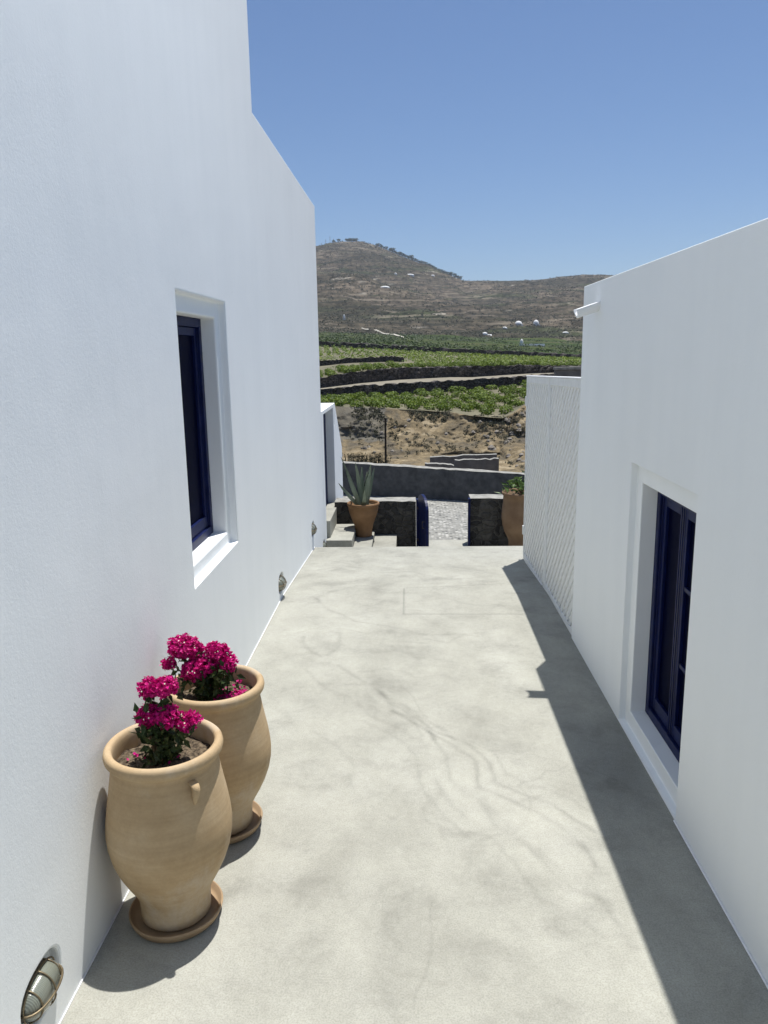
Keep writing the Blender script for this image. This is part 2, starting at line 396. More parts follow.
for j in range(11, ny):
    for i in range(nx):
        p = Vector((xs[i] * 3.2, ys[j] * 3.2, 0))
        wx[j, i] = noise.noise(p); wy[j, i] = noise.noise(p + Vector((31, 7, 3)))
        wx[j, i] += .45 * noise.noise(p * 3.3); wy[j, i] += .45 * noise.noise(p * 3.3 + Vector((5, 5, 5)))
        br[j, i] = noise.noise(p * 1.7 + Vector((3, 70, 9)))
def seg_d(QX, QY, pl):
    d = np.full(QX.shape, 9.)
    for (x0, y0), (x1, y1) in zip(pl[:-1], pl[1:]):
        vx, vy = x1 - x0, y1 - y0; t = np.clip(((QX - x0) * vx + (QY - y0) * vy) / (vx * vx + vy * vy), 0, 1)
        d = np.minimum(d, np.hypot(QX - x0 - t * vx, QY - y0 - t * vy))
    return d
for pl, a, w in LN:
    d = seg_d(X + wx * .028, Y + wy * .035, pl)
    k = np.clip(.85 + br * .8, .35, 1.2)
    vein -= 1.25 * a * k * np.exp(-(d / (w * .62)) ** 2) - a * .15 * k * np.exp(-((d - w * 2.4) / (w * 1.2)) ** 2)
for pl, a, w in JN:
    vein -= a * np.exp(-(seg_d(X, Y, pl) / w) ** 2)
me = bpy.data.meshes.new('courtyard_floor')
V = np.stack([X.ravel(), Y.ravel(), Z.ravel()], 1)
idx = (np.arange(ny - 1)[:, None] * nx + np.arange(nx - 1)[None]).ravel()
top = np.stack([idx, idx + 1, idx + nx + 1, idx + nx], 1)
me.from_pydata(V.tolist(), [], top.tolist())
ca = me.color_attributes.new('vein', 'FLOAT_COLOR', 'POINT')
cv = np.ones((nx * ny, 4)); cv[:, :3] = vein.ravel()[:, None]
ca.data.foreach_set('color', cv.ravel())
me.materials.append(CEM); me.update()
fo = bpy.data.objects.new('courtyard_floor', me); COL.objects.link(fo); tag(fo, kind='structure')
so = fo.modifiers.new('s', 'SOLIDIFY'); so.thickness = .16; so.offset = -1

# landing, threshold, road
LZ = -.77
MB().box(-1.6, 4.5, 9.02, 12.05, LZ - .3, LZ).build('lower_landing', CEM2, bevel=.004)['kind'] = 'structure'
MB().box(-1.6, 4.5, 9.0, 9.195, LZ, -.32).build('landing_riser', CEM2)['kind'] = 'structure'
MB().box(1.63, 9, -4, 9.0, -.4, -.03).build('side_terrace', M_SIDE)['kind'] = 'structure'
rd = MB(); n = 26
for i in range(n + 1):
    x = -14 + 30 * i / n
    rd.v += [(x, 12.054, LZ - .004 - .0 * x), (x, 16.5, LZ - .004)]
for i in range(n): rd.f.append((2*i, 2*i+2, 2*i+3, 2*i+1)); rd.m.append(0)
rd.build('pebbled_road', PEB)['kind'] = 'structure'

# ---- left house
house = empty('white_house', (-1.2, 4, 0), 'tall white plastered house along the left, with a deep set navy window and stepped roofline', 'house')
def cutter(mb): return mb.build('c', WHITE)
b = MB()
prof = [(-4, -1.2), (10.35, -1.2), (10.35, 4.04), (6.384, 4.03), (6.384, 6.4), (-4, 6.4)]
b.prism([(y - 4, z) for y, z in prof], -7, 0, 'x')
wall = b.build('wall', WHITE, house)
def loc_c(x0, x1, y0, y1, z0, z1): return MB().box(x0, x1, y0 - 4, y1 - 4, z0, z1)
cs = [cutter(loc_c(-.05, .3, 4.058, 5.135, .935, 2.53)), cutter(loc_c(-.75, .31, 4.15, 5.045, 1.02, 2.43))]
LAMPS = [(2.075, .205, 'brass caged bulkhead lamp low on the wall, nearest the camera, beside the front jar', 1.3),
         (6.755, .135, 'brass caged bulkhead lamp low on the left wall, past the rear jar', 1.0),
         (9.11, .10, 'small caged bulkhead lamp low on the left wall, next to last before the steps', 1.0),
         (10.2, -.40, 'small caged bulkhead lamp at the very corner of the white house by the steps', 1.0)]
def oval(y, z, ry, rz, x0, x1, n=28):
    poly = []
    for k in range(n):
        t = 2 * PI * k / n; c, s = math.cos(t), math.sin(t)
        poly.append((y + ry * math.copysign(abs(c) ** .8, c), z + rz * math.copysign(abs(s) ** .8, s)))
    return MB().prism(poly, x0, x1, 'x')
for y, z, l, k in LAMPS:
    c = oval(y - 4, z + .004, .13 if k > 1 else .135, .088, -.04, .3); cs.append(cutter(c))
for c in cs: c.location = house.location
bpy.context.view_layer.update()
cut(wall, cs)
soften(wall, .012)

def window(root, x0, sgn, y0, y1, z0, z1, bars, mull):
    """blue timber window in local coords; faces sgn*x; x0 = face of the outer frame"""
    w = .055; d = .05
    X = lambda a: (min(x0, x0 - sgn * a), max(x0, x0 - sgn * a))
    fr = MB(); a, b_ = X(d)
    fr.box(a, b_, y0, y0 + w, z0, z1); fr.box(a, b_, y1 - w, y1, z0, z1)
    fr.box(a, b_, y0 + w, y1 - w, z1 - w, z1); fr.box(a, b_, y0 + w, y1 - w, z0, z0 + w)
    f = fr.build('window', NAVY, root, bevel=.004)
    xs0 = x0 - sgn * .018
    yy = [y0 + w + .002] + mull + [y1 - w - .002]
    for i in range(len(yy) - 1):
        ca = MB(); p, q = yy[i] + .002, yy[i + 1] - .002
        u0, u1 = sorted((xs0, xs0 - sgn * .04)); s = .05
        zb, zt = z0 + w + .003, z1 - w - .003
        ca.box(u0, u1, p, p + s, zb, zt); ca.box(u0, u1, q - s, q, zb, zt)
        ca.box(u0, u1, p + s, q - s, zt - s, zt); ca.box(u0, u1, p + s, q - s, zb, zb + s * 1.5)
        for k in ((1, 2) if bars[i] else ()):
            zz = zb + (zt - zb) * k / 3; ca.box(u0 + .004, u1 - .004, p + s, q - s, zz - .012, zz + .012)
        # fine bead
        ca.box(*sorted((xs0 + sgn * .003, xs0 + sgn * .009)), p + .01, p + .016, zb, zt)
        ca.box(*sorted((xs0 + sgn * .003, xs0 + sgn * .009)), q - .016, q - .01, zb, zt)
        ca.build('sash', NAVY, f, bevel=.003)
        g0, g1 = sorted((xs0 - sgn * .018, xs0 - sgn * .024))
        MB().box(g0, g1, p + s - .004, q - s + .004, zb + s - .004, zt - s + .004).build('pane', PANE, f)
    # dark room behind
    return f
window(house, -.142, 1, .152, 1.043, 1.022, 2.428, (0,), [])
MB().box(-.5, -.3, .152, 1.043, 1.022, 2.428).build('shutter', NAVYD, house)
MB().prism([(-6, -.01), (2.8, -.01), (5.2, -.158), (5.2, -.143), (2.8, .006), (-6, .006)], .001, .005, 'x').build('base_trim', WHITE2, house)

# ---- right house
rhouse = empty('low_white_house', (1.24, 3, 0), 'low white flat roofed house along the right with a navy window at floor level', 'house')
b = MB(); b.box(0, 6, -6, 2.72, -.6, 2.637)
rw = b.build('wall', WHITE, rhouse)
def lr(x0, x1, y0, y1, z0, z1): return MB().box(x0, x1, y0 - 3, y1 - 3, z0, z1)
cs = [cutter(lr(-.3, .04, 3.322, 4.333, .014, 1.573)), cutter(lr(-.31, .75, 3.42, 4.245, .105, 1.47))]
for c in cs: c.location = rhouse.location
bpy.context.view_layer.update(); cut(rw, cs); soften(rw, .005)
window(rhouse, .125, -1, .422, 1.243, .108, 1.468, (1, 0), [.86])
MB().box(.32, .5, .422, 1.243, .108, 1.468).build('shutter', NAVYD, rhouse)
MB().box(-.010, -.001, -6, .32, 0, .008).build('base_trim', WHITE2, rhouse, bevel=.003)
# rain spout: open half pipe poking out to the far left
sp = MB(); n = 10
pts = [(-.056 * math.cos(PI * k / n), -.056 * math.sin(PI * k / n)) for k in range(n + 1)]
inn = [(-.042 * math.cos(PI * k / n), -.042 * math.sin(PI * k / n) + .004) for k in range(n + 1)][::-1]
sp.prism([(p[0] , p[1]) for p in pts] + inn, 0, -.18, 'x')
spo = sp.build('rain_spout', WHITE2, rhouse, bevel=.003); spo.location = (.02, 2.27, 2.51); spo.rotation_euler = (0, R(-18), 0)

# ---- trellis screen
tr = empty('lattice_screen', (1.262, 5.727, 0), 'white wooden diagonal lattice screen standing beyond the low white house', 'screen')
def clip_slats(y0, y1, z0, z1, sp_, w, th, x, slope):
    m = MB(); hw = w / 2 * math.sqrt(2)
    c = -(y1 - y0) - (z1 - z0)
    while c < (y1 - y0) + (z1 - z0):
        # line z = z0 + slope*(y-y0) + c ; polygon of points with |.| <= hw clipped to the box
        poly = [(y0 - 1, z0 + slope * -1 + c - hw), (y1 + 1, z0 + slope * (y1 - y0 + 1) + c - hw),
                (y1 + 1, z0 + slope * (y1 - y0 + 1) + c + hw), (y0 - 1, z0 + slope * -1 + c + hw)]
        for ax, val, sg in ((0, y0, 1), (0, y1, -1), (1, z0, 1), (1, z1, -1)):
            out = []
            for i in range(len(poly)):
                p, q = poly[i], poly[(i + 1) % len(poly)]
                dp, dq = (p[ax] - val) * sg, (q[ax] - val) * sg
                if dp >= 0: out.append(p)
                if dp * dq < 0:
                    t = dp / (dp - dq); out.append((p[0] + (q[0] - p[0]) * t, p[1] + (q[1] - p[1]) * t))
            poly = out
            if len(poly) < 3: break
        if len(poly) >= 3: m.prism(poly, x, x + th, 'x')
        c += sp_ * math.sqrt(2)
    return m
LATW = basic('lattice_white', (.70, .71, .70), (.78, .79, .78), 14, .6, bs=.1, bd=.002, bscale=60)
for (ya, yb) in ((.0, 1.31), (1.338, 2.693)):
    zb = floor_z(5.8 + (ya + yb) / 2) - .03
    f = MB(); w = .045
    f.box(-.012, .03, ya, ya + w, zb, 1.965); f.box(-.012, .03, yb - w, yb, zb, 1.965)
    f.box(-.012, .03, ya + w, yb - w, zb, zb + .07); f.box(-.012, .03, ya + w, yb - w, 1.90, 1.965)
    pn = f.build('frame', LATW, tr, bevel=.003)
    a = clip_slats(ya + w - .01, yb - w + .01, zb + .06, 1.91, .080, .049, .014, -.004, -1)
    c = clip_slats(ya + w - .01, yb - w + .01, zb + .06, 1.91, .080, .049, .006, .0105, 1)
    a.add(c.v, c.f); a.build('lattice_panel', LATW, pn)
MB().box(-.018, .036, -.0, 2.70, 1.966, 1.978).build('top_rail', WHITE2, tr, bevel=.003)
for z in (1.66, .23):
    MB().box(-.02, .0, 2.695, 2.728, z - .05, z + .05).build('hinge', LATW, tr, bevel=.003)

for o_ in list(tr.children_recursive):
    if 'hinge' in o_.name: continue
    for v_ in o_.data.vertices: v_.co.z += (.022 - .024 * v_.co.y) * v_.co.z / 1.97
# ---- lamps
def lamp(y, z, label, k):
    r = empty('bulkhead_lamp', (-1.2385, y, z), label, 'lamp', 'caged lamps set low in the left wall')
    s = .86 if k > 1 else .80
    base = MB(); nn = 32
    se = lambda t, ry, rz: (ry * math.copysign(abs(math.cos(t)) ** .85, math.cos(t)), rz * math.copysign(abs(math.sin(t)) ** .85, math.sin(t)))
    base.prism([se(2 * PI * i / nn, .120 * s, .066) for i in range(nn)], .0, .024, 'x')
    base.build('base', GALV, r, bevel=.004)
    g = MB(); rings = 9
    vs = []
    for j in range(rings + 1):
        a = PI / 2 * j / rings
        for i in range(nn):
            yy, zz = se(2 * PI * i / nn, .118 * s * math.cos(a) ** .6 if j < rings else 0, .063 * math.cos(a) ** .6 if j < rings else 0)
            vs.append((.022 + .052 * math.sin(a), yy, zz))
    fs = [(j * nn + i, j * nn + (i + 1) % nn, (j + 1) * nn + (i + 1) % nn, (j + 1) * nn + i) for j in range(rings) for i in range(nn)]
    g.add(vs, fs); g.build('glass_dome', LGLASS, r, smooth=True)
    cg = MB()
    for yy in (-.075 * s, 0, .075 * s):
        k2 = math.sqrt(1 - (abs(yy) / (.13 * s)) ** 2)
        cg.tube([(.016 + .067 * k2 * math.sin(PI * q / 14), yy, .072 * k2 * math.cos(PI * q / 14)) for q in range(15)], .003, 6)
    cg.tube([(.016 + .068 * math.sin(PI * q / 14) ** .7, .126 * s * math.cos(PI * q / 14), .0) for q in range(15)], .0042, 6)
    cg.tube([(.03, *se(2 * PI * q / 28, .124 * s, .070)) for q in range(29)], .0028, 6)
    cg.build('cage', BRASS, r, smooth=True)
for a in LAMPS: lamp(*a)

# ---- terracotta jars with bougainvillea
JAR = [(0, .022), (.128, .022), (.136, .03), (.137, .085), (.142, .118), (.158, .150), (.185, .195), (.208, .24), (.226, .29), (.237, .34), (.240, .385), (.236, .43),
       (.228, .48), (.218, .53), (.209, .58), (.202, .62), (.199, .645), (.203, .655), (.214, .662), (.221, .672), (.2235, .684), (.221, .697), (.213, .705), (.203, .7065),
       (.193, .702), (.188, .69), (.187, .665), (.190, .62), (.192, .56), (0, .55)]
JAR = [(r_, z_ * 1.04 - .001) for r_, z_ in JAR]
JAR_F = []
for i in range(len(JAR) - 1):                     # finer profile
    JAR_F.append(JAR[i]); 
    JAR_F.append(tuple((JAR[i][k] + JAR[i + 1][k]) / 2 for k in (0, 1)))
JAR_F.append(JAR[-1])
def leafquad(m, p, nrm, L, W, fold=.3, mi=0, twist=None):
    nrm = nrm.normalized()
    t = nrm.orthogonal().normalized()
    a = random.random() * 6.28 if twist is None else twist
    t = (Matrix.Rotation(a, 3, nrm) @ t); s = nrm.cross(t)
    pts = [p, p + t * L * .35 + s * W * .5 + nrm * fold * W * .5, p + t * L + nrm * fold * L * .2, p + t * L * .35 - s * W * .5 + nrm * fold * W * .5, p + t * L * .45 - nrm * fold * W * .2]
    m.add(pts, [(0, 1, 4), (1, 2, 4), (2, 3, 4), (3, 0, 4)], mi)
def jar_mesh(name, parent):
    j = MB(); j.lathe(JAR_F, 72)
    # hand-thrown: slight wobble
    j.v = [(x * (1 + .006 * noise.noise(Vector((x * 3, y * 3, z * 9)))), y * (1 + .006 * noise.noise(Vector((x * 3, y * 3, z * 9 + 5)))), z) for x, y, z in j.v]
    return j.build(name, TERRA, parent, smooth=True)
def handle(parent, ang):
    h = MB(); cs_, sn = math.cos(ang), math.sin(ang)
    prof = [(.193, .630, .016), (.222, .625, .0155), (.233, .614, .014), (.234, .600, .012), (.229, .584, .010), (.220, .566, .008), (.211, .548, .004)]
    vs = []
    for r, z, w in prof:
        z = z * 1.04
        for (dr, dw) in ((.0, -1), (.008, -.9), (.013, 0), (.008, .9), (.0, 1), (-.022, .8), (-.022, -.8)):
            rr = r + dr; tt = w * dw
            vs.append((rr * cs_ - tt * sn, rr * sn + tt * cs_, z))
    k = 7; fs = [(a * k + i, a * k + (i + 1) % k, (a + 1) * k + (i + 1) % k, (a + 1) * k + i) for a in range(len(prof) - 1) for i in range(k)]
    fs += [tuple(range(k))[::-1], tuple((len(prof) - 1) * k + i for i in range(k))]
    h.add(vs, fs); h.build('handle', TERRA, parent, smooth=True)
def soil(root, r, z, mat=SOIL):
    m = MB(); n, q = 40, 14
    vs = [(0, 0, z + .01)]
    for j in range(1, q + 1):
        for i in range(n):
            t = 2 * PI * i / n; rr = r * j / q; p = Vector((rr * math.cos(t), rr * math.sin(t), 0))
            vs.append((p.x, p.y, z + .012 * noise.noise(p * 28) + .012 * noise.noise(p * 9) + random.uniform(-.003, .004)))
    fs = [(0, 1 + i, 1 + (i + 1) % n) for i in range(n)]
    for j in range(q - 1):
        fs += [(1 + j * n + i, 1 + j * n + (i + 1) % n, 1 + (j + 1) * n + (i + 1) % n, 1 + (j + 1) * n + i) for i in range(n)]
    m.add(vs, fs); return m.build('soil', mat, root)
def bougainvillea(root, c, heads, nleaf_c, seed, fallen):
    """heads: world centres and radii; local to root at c"""
    random.seed(seed)
    c = Vector(c); stem = MB(); lv = MB()
    for hc, rad in heads:
        h = Vector(hc) - c; b0 = Vector((random.uniform(-.03, .03) - .01, random.uniform(-.03, .03), .63))
        pts = [b0.lerp(h, t) + Vector((math.sin(t * 3 + seed) * .018, math.cos(t * 4 + seed) * .015, 0)) for t in [0, .2, .4, .6, .8, 1]]
        stem.tube(pts, [.007, .006, .005, .004, .0035, .002], 6)
        fl = MB()
        for k in range(int(190 * (rad / .05) ** 1.6)):
            d = Vector((random.gauss(0, 1), random.gauss(0, 1), random.gauss(0, 1))).normalized()
            rr = rad * random.uniform(.55, 1.0) ** .6
            lump = 1 + .28 * noise.noise(h * 7 + d * 2.2)
            p = h + Vector((d.x, d.y, d.z * .78)) * rr * lump
            ax_ = (d + Vector((random.gauss(0, .3), random.gauss(0, .3), random.gauss(0, .3) + .2))).normalized()
            # one flower: three papery bracts round a tiny blossom
            for q in range(3):
                side = Matrix.Rotation(q * 2.094 + k, 3, ax_) @ ax_.orthogonal().normalized()
                leafquad(fl, p, (ax_ * .75 + side * -.5), .017 * random.uniform(.8, 1.2), .015, .35, 0, None)
            if random.random() < .07:
                e = ax_ * .012; s1 = ax_.orthogonal().normalized() * .0035; s2 = ax_.cross(s1)
                fl.add([p + e + s1, p + e + s2, p + e - s1, p + e - s2], [(0, 1, 2, 3)], 1)
        fl.build('flower_cluster', [BRACT, BLOSSOM], root, fix=False)
        # leaves along the stem below each head
        for k in range(nleaf_c):
            t = random.uniform(.12, .9); p = b0.lerp(h, t) + Vector((max(-.05, min(.05, random.gauss(0, .03))), max(-.05, min(.05, random.gauss(0, .03))), random.gauss(0, .012)))
            nv = Vector((random.gauss(0, .8), random.gauss(0, .8), random.uniform(-.2, 1)))
            leafquad(lv, p, nv, random.uniform(.030, .052), random.uniform(.018, .028), .25)
    stem.build('stem', WOOD, root, smooth=True)
    lv.build('foliage', BLEAF, root, fix=False)
    fb = MB()
    for (fx, fy, n, s) in fallen:
        for k in range(n):
            p = Vector((random.gauss(fx, s), random.gauss(fy, s), .0))
            if p.length > .17: p *= .17 / p.length
            p.z = .662 + random.uniform(0, .008)
            leafquad(fb, p, Vector((random.gauss(0, .5), random.gauss(0, .5), 1)), .018, .015, .3)
    if fb.v: fb.build('fallen_bracts', BRACT, root, fix=False)['kind'] = 'stuff'
def saucer(c, label):
    m = MB(); m.lathe([(0, .003), (.160, .003), (.172, .010), (.181, .030), (.184, .040), (.181, .044), (.176, .042), (.168, .022), (.155, .016), (0, .016)], 60)
    o = m.build('plant_saucer', SAUCER, smooth=True); o.location = c
    tag(o, label, 'saucer', 'saucers under the tall jars')
c1 = (-.955, 2.675, 0); c2 = (-.905, 3.265, 0)
saucer(c1, 'round clay saucer on the cement under the front jar'); saucer(c2, 'round clay saucer on the cement under the rear jar')
j1 = empty('potted_bougainvillea', c1, 'front pale terracotta jar with two stacked magenta bougainvillea heads', 'potted plant', 'tall jars of bougainvillea')
p1 = jar_mesh('jar', j1); handle(p1, R(-45)); handle(p1, R(135)); soil(j1, .19, .655); j1.scale = (1, 1, 1.03)
bougainvillea(j1, c1, [((-.99, 2.68, .945), .044), ((-.935, 2.68, .948), .042), ((-.99, 2.67, .842), .050), ((-.935, 2.66, .840), .050), ((-.86, 2.68, .812), .044), ((-1.02, 2.68, .826), .034)], 62, 3, [(-.12, -.02, 5, .03), (.05, .02, 5, .04)])
j2 = empty('potted_bougainvillea', c2, 'rear pale terracotta jar with three magenta bougainvillea heads', 'potted plant', 'tall jars of bougainvillea')
p2 = jar_mesh('jar', j2); handle(p2, R(75)); handle(p2, R(255 - 70)); soil(j2, .19, .655)
bougainvillea(j2, c2, [((-1.055, 3.29, .892), .066), ((-1.01, 3.29, .885), .055), ((-.99, 3.25, .80), .058), ((-.935, 3.26, .82), .048), ((-.885, 3.28, .872), .050), ((-.842, 3.27, .825), .042), ((-1.11, 3.26, .825), .030), ((-.91, 3.28, .882), .040)], 60, 11, [(.09, .0, 130, .035), (.02, .05, 60, .05)])

# ---- garden wall with the door, steps, gate
ann = empty('garden_wall', (-1.2, 11.5, 0), 'lower white wall beyond the house with a recessed navy door and sloping end', 'wall')
b = MB(); b.prism([(y - 11.5, z) for y, z in [(10.36, -1.1), (13.33, -1.1), (13.33, .60), (12.24, 1.43), (10.36, 1.43)]], -.45, 0, 'x')
w = b.build('wall', WHITE, ann)
c = cutter(MB().box(-.3, .3, 10.6 - 11.5, 12.0 - 11.5, -.14, 1.375)); c2_ = cutter(MB().box(-.05, .3, 12.12 - 11.5, 12.16 - 11.5, 1.09, 1.30))
for q in (c, c2_): q.location = ann.location
bpy.context.view_layer.update(); cut(w, [c, c2_]); soften(w, .01)
dr = MB(); dr.box(-.165, -.125, -.895, .495, -.135, 1.37)
for k in range(1, 10): dr.box(-.128, -.121, -.895 + k * .139 - .004, -.895 + k * .139 + .004, -.13, 1.36)
dr = dr.build('door', NAVY, ann, bevel=.003)
MB().box(-.12, -.09, -.8, -.77, .5, .62).build('handle', GALV, dr, bevel=.004)
MB().box(-1.322, -1.150, 10.61, 11.99, -.50, -.125).build('door_threshold', CEM2, bevel=.008)['kind'] = 'structure'
MB().box(-1.198, -.835, 10.45, 11.50, LZ, -.37).build('upper_step', CEM2, bevel=.008)['kind'] = 'structure'
MB().box(-.832, -.568, 10.0, 11.58, LZ, -.50).build('middle_step', CEM2, bevel=.008)['kind'] = 'structure'
MB().box(-.565, -.225, 10.0, 11.58, LZ, -.56).build('lower_step', CEM2, bevel=.008)['kind'] = 'structure'

def stone_wall(name, pts_b, pts_t, thick, mats, label, cap=0, jit=.03, sub=14, kind=None, group=None):
    """wall following base/top polylines (world), with rough top"""
    m = MB(); rows = []
    n = len(pts_b)
    for i in range(n - 1):
        for k in range(sub):
            t = k / sub; rows.append((Vector(pts_b[i]).lerp(Vector(pts_b[i + 1]), t), Vector(pts_t[i]).lerp(Vector(pts_t[i + 1]), t)))
    rows.append((Vector(pts_b[-1]), Vector(pts_t[-1])))
    vs = []
    for k, (a, b_) in enumerate(rows):
        j = Vector((0, random.uniform(-jit, jit), random.uniform(-jit, jit) * .7)); j2 = Vector((0, random.uniform(-jit, jit), random.uniform(-jit, jit) * .7))
        mid = a.lerp(b_, .5) + Vector((0, random.uniform(-jit, jit), 0))
        vs += [a - Vector((0, 0, .3)), mid, b_ + j, b_ + Vector((0, thick, 0)) + j2, a + Vector((0, thick, -.3))]
    q = len(rows)
    for k in range(q - 1):
        for e in range(4):
            m.add([], []); m.f.append((k * 5 + e, (k + 1) * 5 + e, (k + 1) * 5 + e + 1, k * 5 + e + 1)); m.m.append(1 if (cap and e == 2) else 0)
    m.v = [tuple(v) for v in vs]
    m.f.append((0, 1, 2, 3, 4)); m.m.append(0); e0 = (q - 1) * 5; m.f.append((e0, e0 + 1, e0 + 2, e0 + 3, e0 + 4)[::-1]); m.m.append(0)
    o = m.build(name, mats, smooth=False)
    return tag(o, label, 'wall', group)
stone_wall('stone_wall', [(-1.18, 11.6, LZ), (.07, 11.6, LZ)], [(-1.18, 11.6, -.045), (.07, 11.6, -.045)], .36, [LAVA, MORTAR], 'low dark lava stone wall behind the agave pot, left of the gate', 1, .012, 12)
stone_wall('stone_wall', [(.905, 11.6, LZ), (5.5, 11.6, LZ)], [(.905, 11.6, -.01), (5.5, 11.6, -.01)], .36, [LAVA, MORTAR], 'low dark lava stone wall with pale mortar top, right of the gate', 1, .012, 30)
# gate
gt = empty('garden_gate', (.105, 11.6, LZ), 'navy blue garden gate standing open between the two lava stone walls', 'gate')
MB().box(-.03, .0, -.04, .06, 0, .76).build('post', NAVY, gt, bevel=.004)
MB().box(.762, .796, -.09, .0, 0, .775).build('post', NAVY, gt, bevel=.004)
lf = MB(); n = 14
poly = [(.0, .04), (.70, .04)] + [(.35 + .35 * math.cos(PI * k / n), .70 + .20 * math.sin(PI * k / n)) for k in range(n + 1)]
lf.prism(poly, -.02, .02, 'y')
for k in range(1, 6): lf.box(k * .117 - .004, k * .117 + .004, -.023, -.0195, .06, .7)
lfo = lf.build('gate_leaf', NAVY, gt, bevel=.004); lfo.location = (.012, -.05, 0); lfo.rotation_euler.z = R(-80.5)
MB().tube([(.62, -.03, .45), (.62, -.06, .45), (.62, -.06, .55), (.62, -.03, .55)], .006, 8).build('handle', GALV, lfo)
for z in (.12, .62): MB().box(-.01, .05, -.028, -.02, z, z + .03).build('hinge', BRASS, lfo)

# ---- agave in its pot
ag = empty('potted_agave', (-.716, 11.26, -.50), 'grey green agave in an orange terracotta pot on the steps', 'potted plant')
pr = [(0, 0), (.118, 0), (.123, .01), (.126, .08), (.142, .17), (.178, .27), (.212, .36), (.225, .42), (.222, .465), (.238, .468), (.242, .485), (.240, .508), (.230, .514), (.218, .508), (.212, .49), (.205, .45), (0, .44)]
MB().lathe(pr, 48).build('pot', TERRA2, ag, smooth=True)
soil(ag, .205, .46)
def agave_leaf(root, base, tip, w, bend, droop=0):
    m = MB(); base = Vector(base); tip = Vector(tip); n = 12; vs = []
    ax_ = (tip - base); side = ax_.cross(Vector((0, -1, .15)));
    side = side.normalized() if side.length > .01 else Vector((1, 0, 0)); nr = side.cross(ax_).normalized()
    for i in range(n + 1):
        t = i / n; ww = w * (math.sin(PI * min(1, .30 + t * .70)) ** .8) * (1 if t < .98 else .1) + .002
        c = base + ax_ * t + nr * bend * math.sin(PI * t) + Vector((0, 0, -droop * t * t))
        vs += [c - side * ww + nr * ww * .30, c - side * ww * .45 - nr * .004, c + side * ww * .45 - nr * .004, c + side * ww + nr * ww * .30, c - nr * (.018 * (1 - t) + .002) * -1 * -1 - nr * .008]
    q = 5; fs = []
    for i in range(n):
        for k in range(q - 1 + 1):
            fs.append((i * q + k, i * q + (k + 1) % q, (i + 1) * q + (k + 1) % q, (i + 1) * q + k))
    m.add(vs, fs); return m.build('leaf', AGAVE, root, smooth=True)
AL = [((.02, -.03, .44), (.13, -.06, 1.10), .042, .02), ((.0, -.03, .44), (-.10, -.05, 1.12), .038, -.03), ((-.03, -.02, .44), (-.24, -.08, 1.0), .034, .04),
      ((.03, .03, .44), (.17, .12, 1.02), .036, .02), ((-.02, .03, .44), (-.02, .18, 1.02), .036, .0), ((.04, 0, .44), (.07, -.02, .98), .045, .03),
      ((-.05, 0, .44), (-.37, .05, .80), .026, .10), ((-.04, .03, .45), (-.33, .14, 1.18), .02, -.08), ((.02, -.06, .45), (.04, -.26, .74), .034, .05)]
for a in AL: agave_leaf(ag, *a)

# ---- right jar with leafy plant
jr = empty('potted_shrub', (1.63, 11.22, LZ), 'tall brown terracotta jar of broad green leaves beside the lattice screen', 'potted plant')
pr = [(0, 0), (.175, 0), (.18, .02), (.182, .17), (.20, .24), (.245, .33), (.275, .43), (.29, .54), (.285, .66), (.272, .78), (.268, .88), (.285, .89), (.292, .91), (.29, .93), (.275, .935), (.26, .925), (.25, .86), (0, .85)]
MB().lathe(pr, 48).build('jar', TERRA3, jr, smooth=True)
soil(jr, .25, .87)
random.seed(5); lv = MB(); st = MB()
for k in range(9):
    a = random.uniform(0, 6.28); r_ = random.uniform(.05, .22); h_ = random.uniform(.08, .26)
    tp = Vector((r_ * math.cos(a), r_ * math.sin(a), .88 + h_)); st.tube([(0, 0, .87), tp * .5 + Vector((0, 0, .47)), tp], [.008, .006, .004], 6)
    for q in range(9):
        leafquad(lv, tp + Vector((random.gauss(0, .05), random.gauss(0, .05), random.gauss(0, .04))), Vector((random.gauss(0, .7), random.gauss(0, .7), 1)), random.uniform(.08, .13), random.uniform(.04, .06), .25)
for q in range(60):
    a = random.uniform(0, 6.28); r_ = .24 * math.sqrt(random.random())
    leafquad(lv, Vector((r_ * math.cos(a), r_ * math.sin(a), .93 + random.uniform(-.02, .16))), Vector((random.gauss(0, .7), random.gauss(0, .7), 1)), random.uniform(.07, .12), random.uniform(.04, .06), .25)
st.build('stem', WOOD, jr); lv.build('foliage', BROAD, jr, fix=False)

# ---- wall on the far side of the road
def on(u, v, y): p = P(u, v, y); return (p.x, y, p.z)
bw_t = [P(240, 455, 16.6), P(345, 463, 16.2), P(430, 468.4, 15.6), P(525, 474.5, 14.9), P(640, 481, 14.2)]
bw = stone_wall('road_wall', [(p.x, p.y, LZ - .02) for p in bw_t], [tuple(p) for p in bw_t], .28, [BACKW, MORTAR], 'long dark grey stone wall on the far side of the pebbled road', 1, .012, 14)
